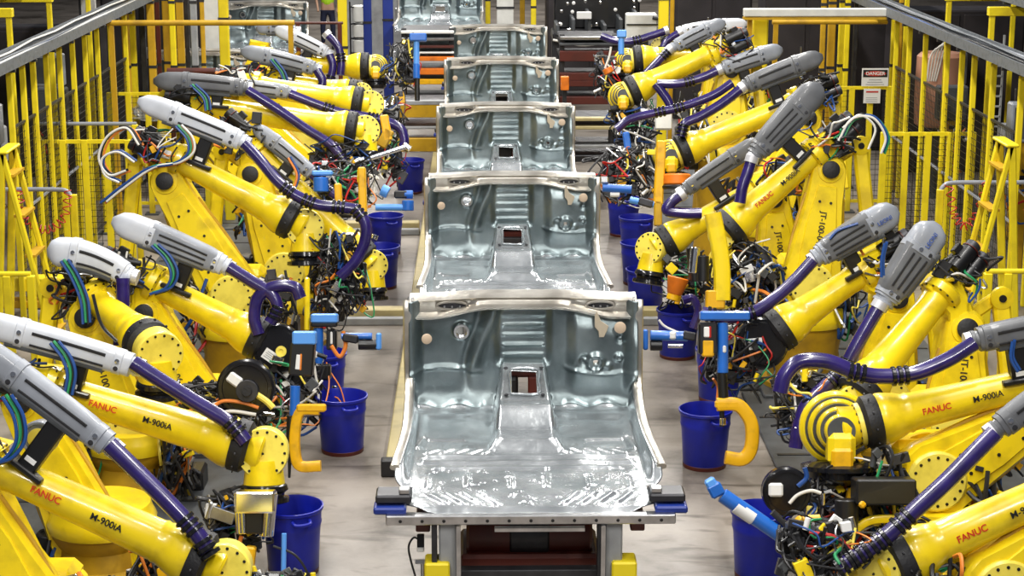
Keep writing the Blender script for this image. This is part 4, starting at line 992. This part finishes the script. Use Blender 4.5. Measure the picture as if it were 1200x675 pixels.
# long pale beam at upper right
a=z_at(15,24,872); c=z_at(15,24,1040); b=MB(); b.bx(a.x,c.x,24,24.12,a.z-.05,a.z+.05,'cream',.01); b.bx(a.x,c.x,24.0,24.14,a.z-.09,a.z-.06,'ochre_steel')
for x in (a.x+.1,): b.bx(x-.03,x+.03,24.14,24.2,0,a.z,'ochre_steel')
tag(b.build('light_beam',org=V((a.x,24,0))),'long pale horizontal beam above the right robots','beam')
# yellow box bits under
q=z_at(20,24.3,892); b=MB(); b.bx(q.x-.1,q.x+.1,24.3,24.4,q.z-.9,q.z,'yellow_steel',.02); b.bx(q.x-.04,q.x+.04,24.32,24.38,0,q.z,'ochre_steel'); tag(b.build('yellow_bracket',org=V((q.x,24.3,0))),'yellow bracket plate under the left end of the pale beam','bracket')

def hbar(label,px0,px1,py,Y,h,mn,name='overhead_pipe',cat='pipe'):
    a=z_at(py,Y,px0); c=z_at(py,Y,px1); b=MB(); b.cyl(V((a.x,Y,a.z)),V((c.x,Y,a.z)),h,mn)
    for x in ((a.x+.05,c.x-.05) if px0<600 else (a.x+.05,)): b.bx(x-.03,x+.03,Y-.02,Y+.04,0,a.z,mn)
    tag(b.build(name,org=V((a.x,Y,a.z))),label,cat)
hbar('long ochre pipe crossing at the top left in front of the silver pan',125,345,27,23.5,.035,'ochre_steel')
hbar('thin pipe crossing in front of the person legs at top left',345,402,27,27.5,.02,'rust_red')
hbar('brown rail below the silver pan at upper left',196,292,84,25.1,.05,'rust_red',name='low_rail',cat='rail')
hbar('dark brown pipe below the long pale beam',905,1040,26,24.8,.03,'ochre_steel')
# danger sign
def sign():
    a=z_at(100,24.42,1025); Y=24.42
    s=Y/ FPX*1.03
    r=thing('danger_sign','white danger sign with red oval hanging on the right cross fence','sign',V((a.x,Y,a.z-.2)))
    cx=a.x; zt=z_at(80,Y,1025).z; zb=z_at(101,Y,1025).z; 
    b=MB(); b.bx(cx-.175,cx+.175,Y-.008,Y,zb,zt,'white_label',.002); b.build('upper_plate',r)
    b=MB(); b.bx(cx-.16,cx+.16,Y-.012,Y-.008,zt-.115,zt-.02,'text_black'); b.build('header',r)
    b=MB(); zc_=zt-.068; ol=[V((cx+.14*math.cos(t_)*1.0,Y-.014,zc_+.034*math.sin(t_))) for t_ in [2*PI*i/28 for i in range(28)]]; b.rings([[p+V((0,.002,0)) for p in ol],ol],'cable_red'); b.build('oval',r)
    lettering('DANGER',V((cx,Y-.0175,zc_)),V((1,0,0)),V((0,0,1)),.062,'white_label',r)
    b=MB(); 
    for i in range(3): b.bx(cx-.12+.02*i,cx+.12-.02*i,Y-.0105,Y-.008,zb+.02+.03*i,zb+.028+.03*i,'grey_paint')
    b.build('text_lines',r)
    zt2=z_at(104,Y,1022).z; zb2=z_at(121,Y,1022).z
    b=MB(); b.bx(cx-.14,cx+.08,Y-.008,Y,zb2,zt2,'white_label',.002); b.build('lower_plate',r)
    b=MB(); b.bx(cx-.11,cx+.05,Y-.0105,Y-.008,zt2-.05,zt2-.03,'cable_red')
    for i in range(3): b.bx(cx-.11,cx+.04,Y-.0105,Y-.008,zb2+.02+.025*i,zb2+.026+.025*i,'grey_paint')
    b.build('text_lines',r)
sign()

# person
def person():
    q=onfloor(385,57); z0=q
    r=thing('person','person in yellow green safety vest and dark trousers standing beyond left robots','person',V((q.x,q.y,0)))
    def body(chain,name,mn,parent):
        me=bpy.data.meshes.new(name); vs=[];es=[];rs=[]
        for ch in chain:
            prev=None
            for (p,rr) in ch:
                if isinstance(p,int): idx=p
                else: vs.append(V(p)); rs.append(rr); idx=len(vs)-1
                if prev is not None: es.append((prev,idx))
                prev=idx
        me.from_pydata([tuple(v) for v in vs],es,[]); ob=bpy.data.objects.new(name,me); col.objects.link(ob); ob.parent=parent
        ms=ob.modifiers.new('k','SKIN'); 
        for i,rr in enumerate(rs): me.skin_vertices[0].data[i].radius=(rr,rr*.85)
        me.skin_vertices[0].data[0].use_root=True
        ob.modifiers.new('s','SUBSURF').levels=2; me.materials.append(MATS[mn]); return ob
    # body (skin) one continuous surface
    body([[((0,0,.95),.13),((0,0,1.15),.14),((0,0,1.38),.15),((0,0,1.50),.06),((0,-.01,1.60),.085),((0,-.01,1.70),.075)],
          [(0,0),((-.10,0,.88),.09),((-.12,-.01,.48),.058),((-.12,.02,.10),.04),((-.12,-.10,.04),.04)],
          [(0,0),((.10,0,.88),.09),((.12,-.02,.48),.058),((.13,.02,.10),.04),((.13,-.10,.04),.04)],
          [(2,0),((-.20,0,1.40),.055),((-.26,.02,1.14),.042),((-.22,-.12,.95),.032),((-.21,-.16,.88),.03)],
          [(2,0),((.20,0,1.40),.055),((.27,.02,1.14),.042),((.24,-.10,.93),.032),((.23,-.14,.86),.03)]],'body','skin',r)
    body([[((0,0,.98),.15),((0,0,.93),.145)],[(0,0),((-.10,0,.86),.105),((-.12,-.01,.48),.078),((-.12,.02,.12),.062)],[(0,0),((.10,0,.86),.105),((.12,-.02,.48),.078),((.13,.02,.12),.062)]],'trousers','trouser',r)
    body([[((0,0,.97),.165),((0,0,1.2),.17),((0,0,1.42),.165),((0,0,1.47),.09)],[(2,0),((-.20,0,1.41),.075),((-.24,.01,1.25),.07)],[(2,0),((.20,0,1.41),.075),((.25,.01,1.25),.07)]],'safety_vest','vest',r)
    for sx in (-.12,.13):
        b=MB(); b.sweep([V((sx,.08,.05)),V((sx,0,.06)),V((sx,-.10,.045)),V((sx,-.17,.03))],[(.05,.05),(.055,.055),(.05,.04),(.03,.025)],'black',V((0,0,1)),12,2.5)
        o=b.build('shoe'); o.parent=r
    b=MB(); b.lathe(V((0,-.01,1.62)),V((0,0,1)),[(.02,.095),(.07,.10),(.12,.07),(.135,.001)],'cable_black',20); o=b.build('hair'); o.parent=r
person()
# rack with white drums in black wire hoops at (420,30)
Y=34; a=z_at(40,Y,421); r=thing('wire_rack','black wire hoop rack with pale drum between yellow and blue columns','rack',V((a.x,Y,0)))
b=MB()
for py in (8,28,45,62):
    q=z_at(py,Y,421); b.tube([q+V((.16*math.cos(t_),.16*math.sin(t_)*.6,0)) for t_ in [2*PI*i/20 for i in range(21)]],.012,'cable_black',6,0)
for sx in (-.16,.16): b.cyl(V((a.x+sx,Y,0)),V((a.x+sx,Y,z_at(2,Y,421).z)),.014,'black')
b.build('hoop_frame',r)
b=MB()
for p0,p1 in ((26,6),(44,28),(62,46)):
    q=z_at(p0,Y,421); s_=z_at(p1,Y,421); b.lathe(V((a.x,Y,q.z)),V((0,0,1)),[(0,.08),(.02,.11),(s_.z-q.z-.02,.12),(s_.z-q.z,.09)],'cream',20)
b.build('drum',r)

# step ladders (yellow A frames)
def ladder(label,px,Y,top,wpx,side):
    a=z_at(top,Y,px); zt=a.z; r=thing('step_ladder',label,'ladder',V((a.x,Y,0)))
    for nm,dx in (('stile',-.0),('stile',.42)):
        b=MB(); b.bar(V((a.x+side*.0,Y+dx,zt)),V((a.x+side*.42,Y+dx,0)),.05,.05,'yellow_steel',V((0,1,0))); b.build(nm,r)
        b=MB(); b.bar(V((a.x-side*.0,Y+dx,zt)),V((a.x-side*.16,Y+dx,0)),.07,.05,'yellow_steel',V((0,1,0))); b.build('leg',r)
    for k in range(5):
        t_=(k+.6)/5.5; b=MB(); c=V((a.x+side*.42*t_,Y+.21,zt*(1-t_))); b.bx(c.x-.05,c.x+.05,Y,Y+.42,c.z-.012,c.z+.012,'ochre_steel'); b.build('tread',r)
    b=MB(); b.bx(a.x-.06,a.x+.06,Y-.04,Y+.46,zt-.02,zt+.01,'yellow_steel',.01); b.build('top_platform',r)
ladder('yellow step ladder at the left edge below the blue grey rail',2,17.0,178,20,1)
ladder('yellow step ladder at the right edge beside the red coiled hose',1186,17.0,170,20,-1)
# handrails
def handrail(label,pts,zc,mn,posts):
    P=[D(x,y,zc) for x,y in pts]; c=sum(P,V())/len(P); r=thing('handrail',label,'handrail',V((c.x,c.y,0)))
    b=MB(); b.tube(P,.022,mn,10,5); b.build('top_rail',r)
    for (x,y) in posts:
        p=D(x,y,zc); b=MB(); b.bx(p.x-.032,p.x+.032,p.y-.032,p.y+.032,0,p.z,'yellow_steel',.006); b.build('post',r)
handrail('blue grey handrail with yellow post at the far left, above red coils',[(-30,222),(0,222),(60,222),(78,224),(85,234)],18.4,'cover_mid',[(86,228),(-10,225)])
handrail('blue grey handrail with yellow post at the far right, above red coils',[(1230,213),(1180,214),(1120,214),(1106,218),(1101,228)],18.4,'cover_mid',[(1102,222),(1215,215)])
handrail('grey rail crossing in front of the left column cluster at mid height',[(40,145),(100,145),(160,145)],21.5,'cover_mid',[(42,146),(158,146)])
handrail('yellow guard rail at the lower left edge beside short pale cover',[(-20,321),(10,321),(36,321)],15.4,'yellow_steel',[(36,323),(8,323)])
handrail('yellow guard rail at the lower right edge above dark grey cover',[(1155,318),(1180,318),(1230,318)],15.0,'yellow_steel',[(1158,320),(1181,320)])
# red coils
def coil(label,pts,zc,grp=None):
    P=crom([D(x,y,zc) for x,y in pts],10); T=[]; 
    for i,p in enumerate(P):
        pass
    n=len(P); out=[]
    tot=int(n*2.2)
    for k in range(tot):
        f=k/2.2; i=min(n-2,int(f)); p=P[i].lerp(P[i+1],f-i) if i<n-1 else P[-1]
        t=(P[i+1]-P[i]).normalized(); x,y,_=frame(t); a=k*.9
        out.append(p+(x*math.cos(a)+y*math.sin(a))*.04)
    b=MB(); b.tube(out,.006,'cable_red',5,0); o=b.build('coiled_air_hose',org=P[0].copy()); tag(o,label,'hose')
coil('red coiled air hose sagging under the left handrail',[(22,222),(27,250),(42,266),(60,268),(76,252),(80,224)],18.3)
coil('red coiled air hose sagging under the right handrail',[(1112,216),(1118,250),(1130,266),(1145,250),(1156,215)],18.3)
# yellow low beams on floor, left
q=onfloor(60,372); b=MB(); b.bx(q.x-.9,q.x+.25,q.y-.1,q.y+.1,.30,.44,'yellow_steel',.01); b.bx(q.x-.9,q.x+.25,q.y-.1,q.y+.1,.12,.2,'ochre_steel',.01); b.bx(q.x+.17,q.x+.25,q.y-.1,q.y+.1,0,.3,'yellow_steel'); b.bx(q.x-.9,q.x-.82,q.y-.1,q.y+.1,0,.3,'yellow_steel')
tag(b.build('low_barrier',org=V((q.x,q.y,0))),'low yellow double barrier on the floor at left behind the pale covers','barrier')
# ladder at right
a=z_at(120,22,1165); r=thing('wall_ladder','thin grey vertical ladder between right fence posts','ladder',V((a.x,22,0)))
for sx in (-.08,.08):
    b=MB(); b.bx(a.x+sx-.01,a.x+sx+.01,22,22.03,0,2.6,'grey_paint'); b.build('stile',r)
b=MB(); z=.2
while z<2.6: b.bx(a.x-.08,a.x+.08,22,22.02,z-.01,z+.01,'grey_paint'); z+=.12
b.build('rungs',r)
# clay drum with hoses right
a=z_at(100,25.5,1100); b=MB(); b.lathe(V((a.x,25.5,a.z-.55)),V((0,0,1)),[(0,.28),(.03,.31),(.5,.32),(.95,.31),(1.0,.26)],'drum_clay',28)
b.cyl(V((a.x,25.5,0)),V((a.x,25.5,a.z-.55)),.06,'grey_dark')
tank=tag(b.build('clay_tank',org=V((a.x,25.5,0))),'reddish brown tank behind the right guard fence','tank')
b=MB()
for k in range(5): b.tube([V((a.x-.25+.03*k,25.15,a.z+.1)),V((a.x-.2+.05*k,25.1,a.z+.5+.04*k)),V((a.x+.1+.03*k,25.1,a.z+.62)),V((a.x+.3,25.15,a.z+.5))],.012,'cable_white')
b.build('hose_bundle',tank)
# extra equipment pieces scattered behind the fences: small valve cabinets
R=random.Random(12)
for side,X0 in ((-1,XL),(1,XR)):
    for k in range(6):
        Y=17.6+1.7*k; X=X0+side*(.85+.4*(k%2)); h=1.0+.5*((k*7)%3)/2
        r=thing('valve_stand','%s valve stand counted from the camera behind the %s guard fence'%(('first','second','third','fourth','fifth','sixth')[k],'left' if side<0 else 'right'),'valve stand',V((X,Y,0)))
        b=MB(); b.bx(X-.05,X+.05,Y-.05,Y+.05,0,h,'ochre_steel',.01); b.build('stand_post',r)
        b=MB(); b.bx(X-.2,X+.2,Y-.1,Y+.1,h,h+.45,('grey_paint','grey_dark','cover_mid')[k%3],.02); b.bx(X-.16,X+.16,Y-.11,Y-.1,h+.05,h+.4,'grey_dark'); b.build('valve_box',r)
        b=MB(); clutter(b,V((X,Y-.15,h*.7)),.22,.35,10,200+k+side*20,ry=.08,boxes=4,cr=.012,mats=['cable_black','cable_red','cable_white','cable_blue','cable_orange']); b.build('cable_loop',r)
# inner floor kit between robots and fence: controllers
for i,(px,py,lab) in enumerate(((330,330,'x'),)): pass

# added dark sheets standing in for shade on the cell floor; machinery
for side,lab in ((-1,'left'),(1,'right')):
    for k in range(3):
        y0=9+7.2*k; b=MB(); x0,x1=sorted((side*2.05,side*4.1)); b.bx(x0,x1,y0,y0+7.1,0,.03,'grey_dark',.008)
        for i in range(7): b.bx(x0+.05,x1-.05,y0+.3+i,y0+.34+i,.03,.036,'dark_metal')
        tag(b.build('shade_sheet',org=V(((x0+x1)/2,y0,0))),'%s added dark sheet standing for floor shade under the %s robots'%(('nearest','middle','farthest')[k],lab),'shade sheet')
    for k in range(6):
        Y=13.5+2.1*k; X=side*7.6; zt=(2.3,2.0,2.6)[k%3]; r=thing('machine_enclosure','%s dark machine enclosure behind the %s guard fence, counted from the camera'%(('first','second','third','fourth','fifth','sixth','seventh','eighth','ninth')[k],lab),'machine',V((X,Y,0)),'machine enclosures outside the fences')
        b=MB(); b.bx(X-.5,X+.5,Y-.95,Y+.95,0,zt,'cabinet',.02); b.build('body',r)
        xf=X-side*.52
        b=MB(); b.bx(xf-.015,xf+.015,Y-.85,Y-.03,.15,zt-.15,'cabinet',.005); b.build('door',r)
        b=MB(); b.bx(xf-.015,xf+.015,Y+.03,Y+.85,.15,zt-.15,'grey_dark',.005); b.build('door',r)
        b=MB(); b.bx(xf-side*.03-.02,xf-side*.03+.02,Y+.2,Y+.6,zt*.6,zt*.6+.25,('grey_paint','cream','rust_red')[k%3],.005); b.build('panel',r)
# ------------------------------------------------------------------ light
w=bpy.data.worlds.new('world'); sc.world=w; w.use_nodes=True
nt=w.node_tree; bg=nt.nodes['Background']; bg.inputs[0].default_value=(.80,.86,1,1); bg.inputs[1].default_value=.11
def area(x,y,z,sx,sy,e,c=(1,.97,.92)):
    l=bpy.data.lights.new('ceiling_light','AREA'); l.shape='RECTANGLE'; l.size=sx; l.size_y=sy; l.energy=e; l.color=c
    o=bpy.data.objects.new('ceiling_light',l); col.objects.link(o); o.location=(x,y,z); return o
for x in (-2.6,2.6):
    for y in (3,10,17,24,31,40,52): area(x,y,8.0,.45,4.5,330)
sc.view_settings.view_transform='Standard'; sc.view_settings.look='None'; sc.view_settings.gamma=1; sc.view_settings.exposure=0.45
